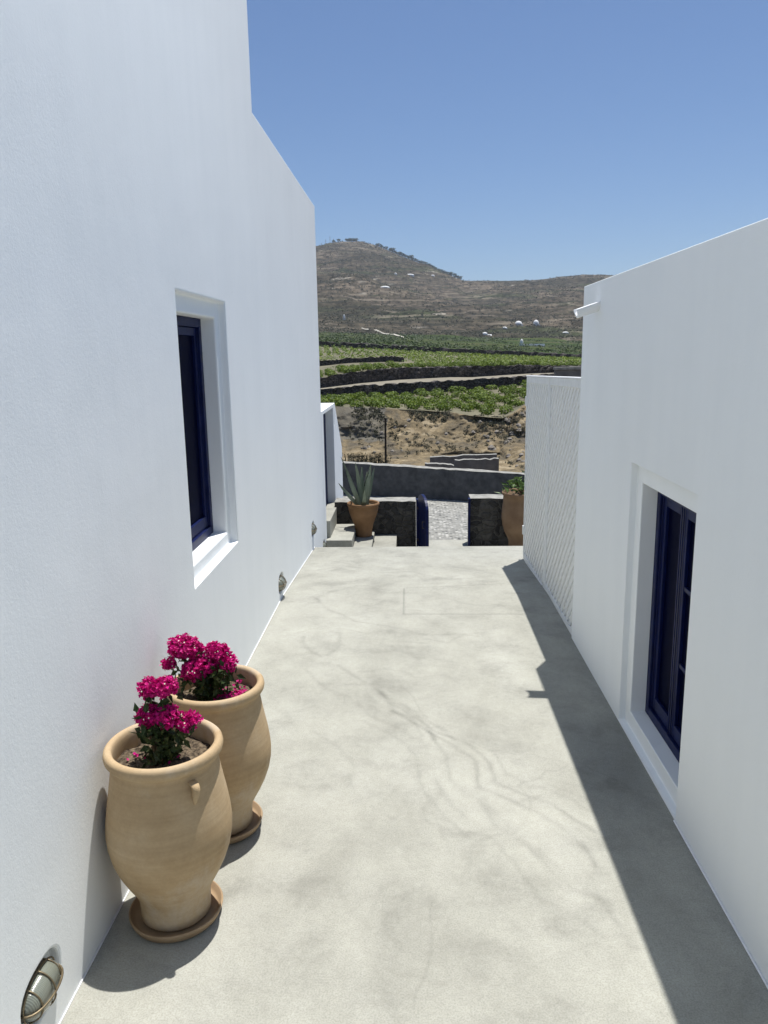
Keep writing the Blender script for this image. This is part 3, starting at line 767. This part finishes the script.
# small weeds behind it
def leaf_clump(n, rx, rz, L, W, seed, up=.4, base=0):
    random.seed(seed); m = MB()
    for k in range(n):
        d = Vector((random.gauss(0, 1), random.gauss(0, 1), random.gauss(0, 1))).normalized()
        rr = random.uniform(.35, 1) ** .5 * (1 + .3 * noise.noise(d * 2 + Vector((seed, 0, 0))))
        p = Vector((d.x * rx * rr, d.y * rx * rr, base + rz + d.z * rz * rr))
        leafquad(m, p, d + Vector((random.gauss(0, .4), random.gauss(0, .4), up)), L * random.uniform(.7, 1.2), W * random.uniform(.7, 1.2), .2)
    return m
for k, u in enumerate((352, 362, 372, 380)):
    p = P(u, 460, 16.8); m = MB(); random.seed(k + 40)
    for q in range(38):
        b0 = Vector((random.gauss(0, .07), random.gauss(0, .07), -.5)); t = b0 + Vector((random.gauss(0, .07), random.gauss(0, .07), .5 + random.uniform(0, .13)))
        m.tube([b0, t], [.006, .003], 3, cap=False)
        for z in range(5): leafquad(m, b0.lerp(t, random.uniform(.5, 1)), Vector((random.gauss(0, 1), random.gauss(0, 1), .5)), .05, .02)
    o = m.build('weed_tuft', SCRUB, fix=False); o.location = (p.x, p.y, p.z + .02)
    tag(o, 'dry dark weed tuft poking up behind the grey road wall, above the agave', 'weed', 'weeds behind the road wall')

# pole
pp = P(385, 418, 44)
pl = MB(); pl.tube([(0, 0, 0), (.02, 0, 3.2)], [.07, .05], 8); pl.tube([(-.12, 0, 3.0), (.12, 0, 3.0)], .025, 6)
o = pl.build('wooden_pole', basic('tarred_wood', (.02, .018, .015), (.05, .04, .03), 6, .9)); o.location = (pp.x, 44, pp.z - 3.2)
tag(o, 'thin dark wooden pole standing before the earth bank', 'pole')

# ================================================================== LANDSCAPE
ts = np.concatenate([np.linspace(-3.2, -.5, 16)[:-1], np.linspace(-.5, -.15, 14)[:-1], np.linspace(-.15, .30, 330), np.linspace(.30, .6, 12)[1:], np.linspace(.6, 3.2, 16)[1:]])
def knots(pts):                                    # [(u, v, D)] -> z(t), D(t)
    w = [P(*p) for p in pts]
    t = np.array([q.x / q.y for q in w]); z = np.array([q.z for q in w]); D = np.array([q.y for q in w])
    return np.interp(ts, t, z), np.interp(ts, t, D)
def const(z, D): return np.full(len(ts), float(z)), np.full(len(ts), float(D))
edge = knots([(317, 406, 60), (337, 406.5, 60), (383, 408, 60), (450, 413, 59), (472, 416, 58), (503, 418, 57), (516, 411, 58), (526, 404, 60), (580, 398, 60)])
w1b = knots([(300, 398, 77), (321, 397.5, 77), (365, 396.5, 77), (450, 391, 77), (472, 390, 77), (528, 384, 77), (600, 379, 77)])
w1t = knots([(300, 392, 77.4), (321, 391, 77.4), (361, 386.5, 77.4), (400, 384.5, 77.4), (450, 381.5, 77.4), (492, 379.6, 77.4), (528, 376.5, 77.4), (600, 373, 77.4)])
w2b = knots([(300, 390, 90), (321, 388, 90), (361, 383, 90), (400, 379.5, 90), (450, 377, 90), (472, 377, 90), (528, 373.5, 90), (600, 371, 90)])
w2t = knots([(300, 382, 90.5), (321, 379, 90.5), (352, 373, 90.5), (392, 369, 90.5), (450, 368, 90.5), (528, 366, 90.5), (559, 367, 90.5), (600, 366, 90.5)])
w4b = knots([(300, 345, 250), (321, 346.5, 250), (392, 350, 250), (450, 353.5, 250), (583, 359, 250)])
w4t = knots([(300, 342, 251), (321, 343, 251), (392, 346.5, 251), (450, 350, 251), (583, 356, 251)])
f3 = knots([(300, 338, 520), (321, 338, 520), (450, 344, 520), (583, 349, 520)])
hb = knots([(250, 331, 950), (321, 332, 950), (450, 337, 950), (583, 342, 950), (700, 345, 950)])
sky_pts = [(-900, 320), (-300, 300), (100, 290), (230, 270), (290, 253), (317, 246), (330, 243), (345, 241.5), (362, 241.5), (378, 246), (400, 255), (420, 263), (440, 271.5), (455, 277), (464, 280.5), (472, 281), (500, 281), (530, 280), (548, 278), (560, 275.8), (585, 274), (605, 275), (640, 279), (720, 292), (900, 310), (1500, 330)]
ridge = knots([(u, v, 3000) for u, v in sky_pts])
foot = const(-4.9, 53.5)
fz, fD = foot; rock = np.clip((ts - .115) / .03, 0, 1); fD = fD - rock * 8; fz = fz.copy()
mid_b = (edge[0] * .45 + fz * .55 - .3, fD * .25 + edge[1] * .75 - 1.0)
rows = []
def span(a, b, n, zone):
    for k in range(n):
        t = k / n; rows.append((a[0] * (1 - t) + b[0] * t, a[1] * (1 - t) + b[1] * t, zone))
span(const(LZ - .3, 16.9), const(-2.8, 21), 3, 1); span(const(-2.8, 21), const(-4.8, 27), 4, 1)
span(const(-4.8, 27), (fz, fD), 26, 1); span((fz, fD), mid_b, 16, 1); span(mid_b, edge, 34, 1)
span(edge, w1b, 24, 0); span(w1b, w1t, 2, 0); span(w1t, w2b, 10, 4); span(w2b, w2t, 2, 4); span(w2t, w4b, 60, 0)
span(w4b, w4t, 2, 2); span(w4t, f3, 30, 2); span(f3, hb, 30, 2)
nh = 210
for k in range(nh + 1):
    f = k / nh; D = 950 + 2050 * f ** 1.05
    vb = hb[0]; prof = f ** 1.28
    rows.append((hb[0] + (ridge[0] - hb[0]) * prof, hb[1] * 0 + D, 3))
rows.append((ridge[0] * .75, ridge[1] + 260, 3)); rows.append((ridge[0] * 0 - 5, ridge[1] + 1500, 3))
ZZ = np.array([r[0] for r in rows]); DD = np.array([r[1] for r in rows]); ZN = np.array([r[2] for r in rows])
XX = DD * ts[None, :]
nr, nc = ZZ.shape
random.seed(1)
for j in range(nr):
    z = ZN[j]
    for i in range(nc):
        x, y, h = XX[j, i], DD[j, i], ZZ[j, i]
        if z == 1:
            if y > 28:
                am = .28 if j > 33 else .12
                q = Vector((x * .22, y * .22, h * .3))
                a = noise.fractal(q, .8, 2.1, 6); b_ = noise.fractal(q + Vector((9, 3, 4)), .7, 2.1, 5)
                e = min(1, max(0, (nr and (60 - y)) / 2.0)) if j > 60 else 1
                ZZ[j, i] += am * a * 1.2 * (e if j > 75 else 1); DD[j, i] += 1.0 * b_ * (1 if j > 33 else .3) * e
        elif z == 0:
            ZZ[j, i] += .06 * noise.noise(Vector((x * .5, y * .5, 1)))
        elif z == 2:
            ZZ[j, i] += .8 * noise.noise(Vector((x * .012, y * .012, 1))) * min(1, (y - 251) / 100 if y > 251 else 0)
        elif z == 3 and j < nr - 2:
            f = min(1, (y - 950) / 400) * min(1, max(0, (3000 - y) / 500) + .12)
            q = Vector((x * .0022, y * .0022, 0))
            h += f * (26 * noise.fractal(q, .9, 2.1, 7) + 16 * (noise.ridged_multi_fractal(q * 1.7, .9, 2.1, 5, 1, 2) - 1.1))
            st = 9.0; w_ = h + 5 * noise.noise(Vector((x * .006, y * .006, 5)))
            fr = (w_ / st) % 1.0; sm = min(1, fr / .35)
            ter = (math.floor(w_ / st) + sm * sm * (3 - 2 * sm)) * st - (w_ - h)
            k = .6 * max(0, min(1, .5 + 1.3 * noise.noise(Vector((x * .003, y * .003, 9)))))
            if y < 2990: h = h * (1 - k) + ter * k
            ZZ[j, i] = h
def strip(name, j0, j1, mats, mi):
    sub = slice(j0, j1 + 1); n = j1 + 1 - j0
    V = np.stack([XX[sub].ravel(), DD[sub].ravel(), ZZ[sub].ravel()], 1)
    me = bpy.data.meshes.new(name)
    idx = (np.arange(n - 1)[:, None] * nc + np.arange(nc - 1)[None]).ravel()
    me.from_pydata(V.tolist(), [], np.stack([idx, idx + 1, idx + nc + 1, idx + nc], 1).tolist())
    for m in mats: me.materials.append(m)
    zi = np.repeat(mi[j0:j1], nc - 1); me.polygons.foreach_set('material_index', zi.astype(int))
    me.polygons.foreach_set('use_smooth', [True] * len(me.polygons)); me.update()
    o = bpy.data.objects.new(name, me); COL.objects.link(o); o['kind'] = 'structure'; return o
jb = int(np.argmax(ZN == 0)); jf = int(np.argmax(ZN == 2)); jh = int(np.argmax(ZN == 3))
zi = np.zeros(nr, int)
strip('earth_bank_ground', 0, jb, [M_BANK], zi)
mi = np.where(ZN == 4, 1, 0); strip('vineyard_ground', jb, jf, [M_SOIL, PATHSOIL], mi)
strip('far_fields_ground', jf, jh, [M_FIELD], zi)
strip('hill', jh, nr - 1, [M_HILL], zi)
g = MB(); g.add([(-9000, -9000, -5.6), (9000, -9000, -5.6), (9000, 9000, -5.6), (-9000, 9000, -5.6)], [(0, 1, 2, 3)])
g.build('ground', M_SOIL)['kind'] = 'structure'

def ground_at(j, i): return Vector((XX[j, i], DD[j, i], ZZ[j, i]))
IT = lambda t: int(np.searchsorted(ts, t))
def line_pts(row, t0, t1, n=40):
    out = []
    for t in np.linspace(t0, t1, n):
        z = float(np.interp(t, ts, row[0])); D = float(np.interp(t, ts, row[1])); out.append((t * D, D - .55, z))
    return out
def lift(pts, top): return [(a[0], a[1], b_[2]) for a, b_ in zip(pts, top)]
def rwall(label, lo, hi, t0=-.6, t1=.7, extra=.12, jit=.16, thick=.6, n=60):
    random.seed(int(abs(lo[0][100]) * 1000)); a = line_pts(lo, t0, t1, n); b_ = line_pts(hi, t0, t1, n)
    return stone_wall('terrace_wall', a, [(p[0], p[1], q[2] + extra) for p, q in zip(a, b_)], thick, [LAVAFAR, LAVAFAR], label, 0, jit, 5, group='dry stone terrace walls between the vineyards')
rwall('dark dry stone wall just below the pale dirt path', w1b, w1t)
rwall('dark dry stone wall above the pale dirt path, below the bright vineyard', w2b, w2t)
rwall('farthest long dark stone wall at the upper edge of the bright vineyard', w4b, w4t, extra=.5, jit=.3, thick=1)
# short retaining wall on the left of the upper vineyard
t3 = [(318, 361, 122), (335, 359.5, 122), (352, 358, 122), (375, 357, 121), (392, 356, 120), (404, 357.5, 119)]
b3 = [(318, 378, 122), (335, 373, 122), (352, 369, 122), (375, 364, 121), (392, 361.5, 120), (404, 359, 119)]
stone_wall('terrace_wall', [tuple(P(*p) - Vector((0, 0, .8))) for p in b3], [tuple(P(*p)) for p in t3], 3.0, [LAVAFAR, M_SOIL], 'short dark dry stone wall at left inside the bright upper vineyard', 1, .16, 9, group='dry stone terrace walls between the vineyards')
# low grey block walls before the bank
def blockwall(u0, u1, v0, v1, D, dep, label):
    a, b_ = P(u0, v0, D), P(u1, v1, D); m = MB()
    n = 10; vs = []
    for k in range(n + 1):
        p = a.lerp(b_, k / n); h = random.uniform(-.04, .04)
        vs += [(p.x, D, -5.0), (p.x, D + random.uniform(-.03, .03), p.z + h), (p.x, D + dep, p.z + h), (p.x, D + dep, -5)]
    for k in range(n):
        for e in range(3): m.f.append((k * 4 + e, k * 4 + 4 + e, k * 4 + 5 + e, k * 4 + 1 + e)); m.m.append(1 if e == 1 else 0)
    m.f += [(0, 1, 2, 3), tuple(n * 4 + q for q in (3, 2, 1, 0))]; m.m += [0, 0]; m.v = vs
    tag(m.build('block_wall', [GREYCON, MORTAR]), label, 'wall', 'low ruined block walls under the bank')
random.seed(3)
blockwall(430, 497, 457, 454.5, 42, .35, 'low grey block wall farther back under the earth bank')
blockwall(455, 499, 460.5, 459, 38, .35, 'nearest low grey block wall with pale top under the earth bank')
blockwall(425, 454, 463.5, 465.5, 36, .4, 'lowest grey block wall just above the road wall')
# roadside parapet glimpsed between screen and house
a = P(556, 367.2, 34); b_ = P(640, 368.5, 34)
m = MB(); m.box(a.x, b_.x, 34, 34.4, -3, a.z - .12, 0); m.box(a.x - .05, b_.x, 33.95, 34.45, a.z - .11, a.z, 1)
tag(m.build('parapet', [GREYCON, MORTAR]), 'grey parapet with pale coping seen between the lattice screen and the low house', 'parapet')

# ---- bank vegetation (dry tufts) : one mass
random.seed(21); m = MB()
j_lo, j_hi = 30, jb - 1
for k in range(1700):
    j = random.randint(j_lo, j_hi) if random.random() < .6 else random.randint(jb - 14, jb - 1); i = random.randint(IT(-.14), IT(.2)); p = ground_at(j, i)
    if noise.noise(Vector((p.x * .25, p.y * .3, 3))) < -.02: continue
    s = random.uniform(.12, .34)
    for q in range(9):
        d = Vector((random.gauss(0, .6), random.gauss(0, .6), random.uniform(.2, 1)))
        leafquad(m, p + d * s * .4, d + Vector((0, -.3, 0)), s * .5, s * .3, .2)
o = m.build('dry_undergrowth', SCRUB, fix=False); o['kind'] = 'stuff'
# loose rocks on the bank
random.seed(22)
ROCK = basic('pale_rock', (.17, .15, .12), (.36, .32, .27), 1.5, .95, bs=.6, bd=.05, bscale=5)
m = MB()
for k in range(75):
    j = random.randint(34, jb - 4); i = random.randint(IT(-.12), IT(.18))
    if random.random() < .6: i = random.randint(IT(.09), IT(.16))
    p = ground_at(j, i); s = random.uniform(.06, .22) * (1.7 if random.random() < .12 else 1)
    vs = []
    for a in range(3):
        for b2 in range(6):
            r_ = s * (1, .85, .35)[a] * random.uniform(.75, 1.2); t = b2 * PI / 3 + a * .4
            vs.append(p + Vector((r_ * math.cos(t), r_ * math.sin(t), (-.2, .35, .75)[a] * s)))
    fs = [(a * 6 + q, a * 6 + (q + 1) % 6, a * 6 + 6 + (q + 1) % 6, a * 6 + 6 + q) for a in range(2) for q in range(6)] + [tuple(range(12, 18))]
    m.add(vs, fs)
m.build('loose_rocks', ROCK)['kind'] = 'stuff'

# ---- vines
GV = 'low bush vines on the terraces'
protos = []
for k in range(5):
    random.seed(60 + k); mb = leaf_clump(120, .50, .24, .17, .14, 60 + k, .6)
    me = None; o = mb.build('grape_vine', VINE, fix=False); protos.append(o)
def sample(x, y):
    t = x / y; i = int(np.searchsorted(ts, t)); i = min(max(i, 1), nc - 1)
    col = DD[:, i]; j = int(np.searchsorted(col[jb:jh], y)) + jb; j = max(1, min(j, nr - 1))
    z0, z1 = ZZ[j - 1, i], ZZ[j, i]; a = (y - col[j - 1]) / max(1e-6, col[j] - col[j - 1]); return z0 + (z1 - z0) * min(1, max(0, a))
random.seed(8); spots = []
y = 57.6
while y < 76.2:                                   # lower terrace
    x = y * -.14
    while x < y * .185:
        if random.random() < .93 and y > float(np.interp(x / y, ts, edge[1])) + .5: spots.append((x + random.gauss(0, .22), y + random.gauss(0, .25), random.uniform(.85, 1.35)))
        x += 1.42
    y += 1.45
n_low = len(spots)
y = 92.2
while len(spots) < 298:
    x = y * -.135
    while x < y * .235 and len(spots) < 298:
        if random.random() < .93: spots.append((x + random.gauss(0, .22), y + random.gauss(0, .25), random.uniform(1.0, 1.5)))
        x += 1.6
    y += 1.7
y_stuff = y
first = True; used = set()
for k, (x, y, s) in enumerate(spots):
    pr_ = protos[k % 5]
    if k < 5: o = pr_
    else: o = pr_.copy(); COL.objects.link(o)
    o.location = (x, y, sample(x, y) - .06); o.scale = (s, s, s * random.uniform(.8, 1.15)); o.rotation_euler.z = random.uniform(0, 6.28)
    if k < n_low: tag(o, 'small round green vine bush on the lower terrace just above the earth bank', 'vine', 'bush vines on the lower terrace')
    else: tag(o, 'small green vine bush in the front rows of the upper vineyard above the walls', 'vine', 'front row bush vines of the upper vineyard')
random.seed(9); m = MB(); y = y_stuff
while y < 247:
    x = y * -.14; st = 1.6 + (y - 95) * .007
    while x < y * .25:
        if random.random() < .92 and not (106 < y < 125 and x < .5) and noise.noise(Vector((x * .05, y * .05, 2))) > -.38:
            px, py = x + random.gauss(0, .3), y + random.gauss(0, .4); z = sample(px, py); s = random.uniform(.45, .75)
            for q in range(10 if y < 160 else 7):
                d = Vector((random.gauss(0, .7), random.gauss(0, .7), random.uniform(.0, 1))); L = s * (.55 if y < 160 else .8)
                leafquad(m, Vector((px, py, z)) + Vector((d.x * s * .8, d.y * s * .8, d.z * s * .8)), d + Vector((0, -.2, .5)), L, L * .8, .2)
        x += st
    y += st * 1.15
m.build('vineyard_rows', VINE, fix=False)['kind'] = 'stuff'
# far fields: scattered scrub and vines
random.seed(10); m = MB()
for k in range(5200):
    j = int(jf + (jh - jf) * random.random() ** 1.1); j = min(j, jh - 1); i = random.randint(IT(-.13), IT(.25)); p = ground_at(j, i)
    q_ = Vector((p.x + random.uniform(-1, 1), p.y + random.uniform(-6, 6), p.z))
    if noise.noise(Vector((p.x * .012, p.y * .02, 1))) < -.05: continue
    s = random.uniform(.8, 1.5) * (p.y / 480) ** .7
    for e in range(4):
        d = Vector((random.gauss(0, .7), random.gauss(0, .7), random.uniform(0, 1)))
        leafquad(m, q_ + d * s * .6, d + Vector((0, -.2, .5)), s, s * .8, .2)
m.build('far_vineyards', VINE2, fix=False)['kind'] = 'stuff'
# hillside scrub
random.seed(11); m = MB()
for k in range(26000):
    j = random.randint(jh, nr - 4); i = random.randint(IT(-.13), IT(.27)); p = ground_at(j, i)
    dn = noise.noise(Vector((p.x * .004, p.y * .004, 2)))
    if random.random() > .6 + dn: continue
    s = random.uniform(1.2, 3.4) * (p.y / 2200) ** .5; p = p + Vector((random.uniform(-4, 4), 0, 0))
    for e in range(3):
        d = Vector((random.gauss(0, .6), random.gauss(0, .6), random.uniform(0, .8)))
        leafquad(m, p + d * s * .6, d + Vector((0, -.3, .4)), s * 1.2, s, .2)
m.build('hillside_scrub', SCRUB, fix=False)['kind'] = 'stuff'

def ground_z_px(u, v):
    r1 = P(u, v, 1); i = int(np.searchsorted(ts, r1.x)); r0 = r1.z - EYE
    for j in range(jf, nr - 3):
        q = ground_at(j, i)
        if (q.z - EYE) / q.y >= r0: return q
    return q
# ---- ridge trees
random.seed(12); tps = []
for k in range(3):
    me_o = leaf_clump(70, 5.0, 4.2, 3.2, 2.4, 80 + k, .4, 1.5)
    t = MB(); t.tube([(0, 0, -1), (0, 0, 4)], [.5, .25], 6)
    root = bpy.data.objects.new('hilltop_tree', None); COL.objects.link(root)
    me_o.build('crown', TREE, root, fix=False); t.build('trunk', WOOD, root); tps.append(root)
def sky_v(u): return float(np.interp(u, [a for a, _ in sky_pts], [b for _, b in sky_pts]))
tree_us = [346, 347.5, 349, 351, 352.5, 354, 356, 333, 338] + [376 + 2.05 * k + random.uniform(-.5, .5) for k in range(42)]
for k, u in enumerate(tree_us):
    src = tps[k % 3]
    if k < 3: r = src
    else:
        r = src.copy(); COL.objects.link(r)
        for ch in src.children: c = ch.copy(); COL.objects.link(c); c.parent = r
    s = random.uniform(.9, 1.6)
    i_ = int(np.searchsorted(ts, P(u, 250, 1).x)); p = ground_at(nr - 4, i_); r.location = (p.x, p.y, max(p.z, ZZ[nr - 3, i_]) - 1.5); r.scale = (s, s, s * random.uniform(.8, 1.2)); r.rotation_euler.z = random.uniform(0, 6.28)
    if k < 9: tag(r, 'small dark tree on the summit of the hill beside the masts', 'tree', 'trees on the summit')
    else: tag(r, 'small dark tree in the line along the falling right ridge of the hill', 'tree', 'trees along the ridge')
MASTM = basic('mast_metal', (.2, .2, .2), (.35, .33, .32), 1, .5)
for k, (u, h, l) in enumerate([(321, 9, 'leftmost'), (325.5, 17, 'second from left'), (329.5, 24, 'tallest'), (333.5, 14, 'rightmost')]):
    i_ = int(np.searchsorted(ts, P(u, 250, 1).x)); p = ground_at(nr - 4, i_); m = MB(); m.tube([(0, 0, -3), (0, 0, h)], [1.0, .5], 6)
    for z in (.5, .75): m.tube([(-1.6, 0, h * z), (1.6, 0, h * z)], .35, 5)
    o = m.build('radio_mast', MASTM); o.location = p
    tag(o, 'thin radio mast on the hilltop, %s of four' % l, 'mast', 'masts on the hilltop')

# ---- far houses
HW = basic('whitewash_far', (.74, .73, .70), (.80, .79, .77), .1, .9)
HD = basic('dark_opening', (.03, .04, .07), (.06, .07, .10), .5, .6)
def far_house(u, v, D, wpx, hpx, dome, label, wing=0):
    p = ground_z_px(u, v + hpx * .5); k = p.y / 769 * .85; w, h = wpx * k, hpx * k
    r = empty('far_house', (p.x, p.y, p.z), label, 'house', 'white houses scattered on the hillside')
    b = MB(); b.box(-w / 2, w / 2, 0, w * .8, -4, h * .22)
    if not dome:
        hv = h * 1.0; q_ = [(-w / 2, h * .3)] + [(-w / 2 * math.cos(a_), h * .3 + hv * .75 * math.sin(a_)) for a_ in np.linspace(.25, PI - .25, 7)] + [(w / 2, h * .3)]
        MB().lathe([(math.cos(a_), h * .25 + h * .6 * math.sin(a_)) for a_ in np.linspace(0, PI / 2, 7)], 16, 0, w * .35, sx=w * .5, sy=w * .42).build('roof', HW, r)  # rounded roof shape added so the sun whitens the house
    if wing: b.prism([(1, -2), (w * .6, -2), (w * .6, h * .22)], w / 2 + .1, w / 2 + wing * k, 'x')  # wing wall shaped as a slope facing the camera, to catch sunlight
    b.build('wall', HW, r)
    if dome:
        q = MB(); q.lathe([(w * .42 * math.cos(a), h * .3 + (h * .75) * math.sin(a)) for a in np.linspace(0, PI / 2, 7)], 16, 0, w * .4)
        q.build('dome', HW, r, smooth=True)
    d = MB(); ww = w * .07
    for s in (-.25, .22): d.box(w * s - ww / 2, w * s + ww / 2, -.15, .3, h * .05, h * .24)
    d.build('window', HD, r)
far_house(518, 323, 1350, 10, 5, True, 'white domed house, left one of the close pair at mid slope')
far_house(535.5, 322.5, 1380, 8, 6, True, 'white house, right one of the close pair at mid slope')
far_house(521.5, 342, 760, 5, 7, True, 'small white domed chapel at the foot of the hill beside a long wall', 24)
far_house(484, 334, 980, 6, 4, False, 'white farmhouse low on the slope, left of the domed chapel', 5)
far_house(343.5, 317.5, 1500, 3, 6, True, 'small white chapel low on the hill at the far left')
far_house(432, 275.5, 2650, 4, 2.4, False, 'tiny white house just under the right ridge line')
far_house(409, 275, 2600, 10, 2.4, False, 'pale long house high on the hill below the ridge trees')
far_house(394.5, 273.5, 2600, 3, 3, False, 'tiny pale house high on the hill, left of the long one')
far_house(384, 287.5, 2350, 11, 3, False, 'pale long building halfway up the hill in the centre')
far_house(504, 328, 1250, 6, 3, False, 'low white shed on the slope, left below the domed pair')
far_house(565, 333, 1050, 7, 2.2, False, 'low pale shed near the right on the lower slope')
# pale dirt road crossing the plain
RDM = basic('pale_dirt_road', (.42, .39, .32), (.52, .49, .42), .05, 1)
m = MB(); pr0 = None
for a in range(15):
    u = 361 + a * 3; v = 328.5 + a * .62 + .5 * math.sin(a)
    q = ground_z_px(u, v); q2 = ground_z_px(u, v + 1.1)
    m.v += [(q.x, q.y, q.z + .9), (q2.x, q2.y, q2.z + .9)]
    if a: m.f.append((2 * a - 2, 2 * a, 2 * a + 1, 2 * a - 1)); m.m.append(0)
m.build('dirt_road', RDM)['kind'] = 'structure'

# ================================================================== AIR, LIGHT, CAMERA
hz = MB(); hz.box(-9800, 9800, -9500, 9600, -8, 720)
ho = hz.build('haze', bpy.data.materials.new('haze')); tag(ho, kind='stuff')
hm = ho.data.materials[0]; hm.use_nodes = True; nt = hm.node_tree; nt.nodes.remove(nt.nodes['Principled BSDF'])
pv = nt.nodes.new('ShaderNodeVolumePrincipled'); pv.inputs['Density'].default_value = 6.5e-5; pv.inputs['Color'].default_value = (.82, .90, 1, 1); pv.inputs['Anisotropy'].default_value = .2
nt.links.new(pv.outputs[0], nt.nodes['Material Output'].inputs['Volume'])

sv = Vector((.142, .23, 1)).normalized()
elev = math.asin(sv.z); azi = math.atan2(sv.x, sv.y)
sun = bpy.data.lights.new('sun', 'SUN'); sun.energy = 5.0; sun.angle = R(.53); sun.color = (1, .975, .93)
so_ = bpy.data.objects.new('sun', sun); COL.objects.link(so_); so_.rotation_euler = sv.to_track_quat('Z', 'Y').to_euler(); so_.location = (0, 0, 50)
w = bpy.data.worlds.new('World'); S.world = w; w.use_nodes = True; nt = w.node_tree
sk = nt.nodes.new('ShaderNodeTexSky'); sk.sky_type = 'NISHITA'; sk.sun_disc = False; sk.sun_elevation = elev; sk.sun_rotation = azi
sk.air_density = 1.0; sk.dust_density = .25; sk.ozone_density = 3.2; sk.altitude = 100
nt.links.new(mix(nt, 1.0, sk.outputs[0], (.79, .94, 1.13), 'MULTIPLY'), nt.nodes['Background'].inputs['Color']); nt.nodes['Background'].inputs['Strength'].default_value = .072
cam = bpy.data.cameras.new('camera'); co_ = bpy.data.objects.new('camera', cam); COL.objects.link(co_)
cam.sensor_fit = 'VERTICAL'; cam.sensor_height = 36; cam.sensor_width = 27; cam.lens = F / 1024 * 36; cam.clip_start = .05; cam.clip_end = 30000
co_.matrix_world = Matrix.Translation((0, 0, EYE)) @ ROT.to_4x4()
S.camera = co_
S.view_settings.view_transform = 'Standard'; S.view_settings.look = 'None'; S.view_settings.exposure = .30; S.view_settings.gamma = 1
S.cycles.diffuse_bounces = 5; S.cycles.max_bounces = 8; S.cycles.use_denoising = True
S.cycles.volume_bounces = 0
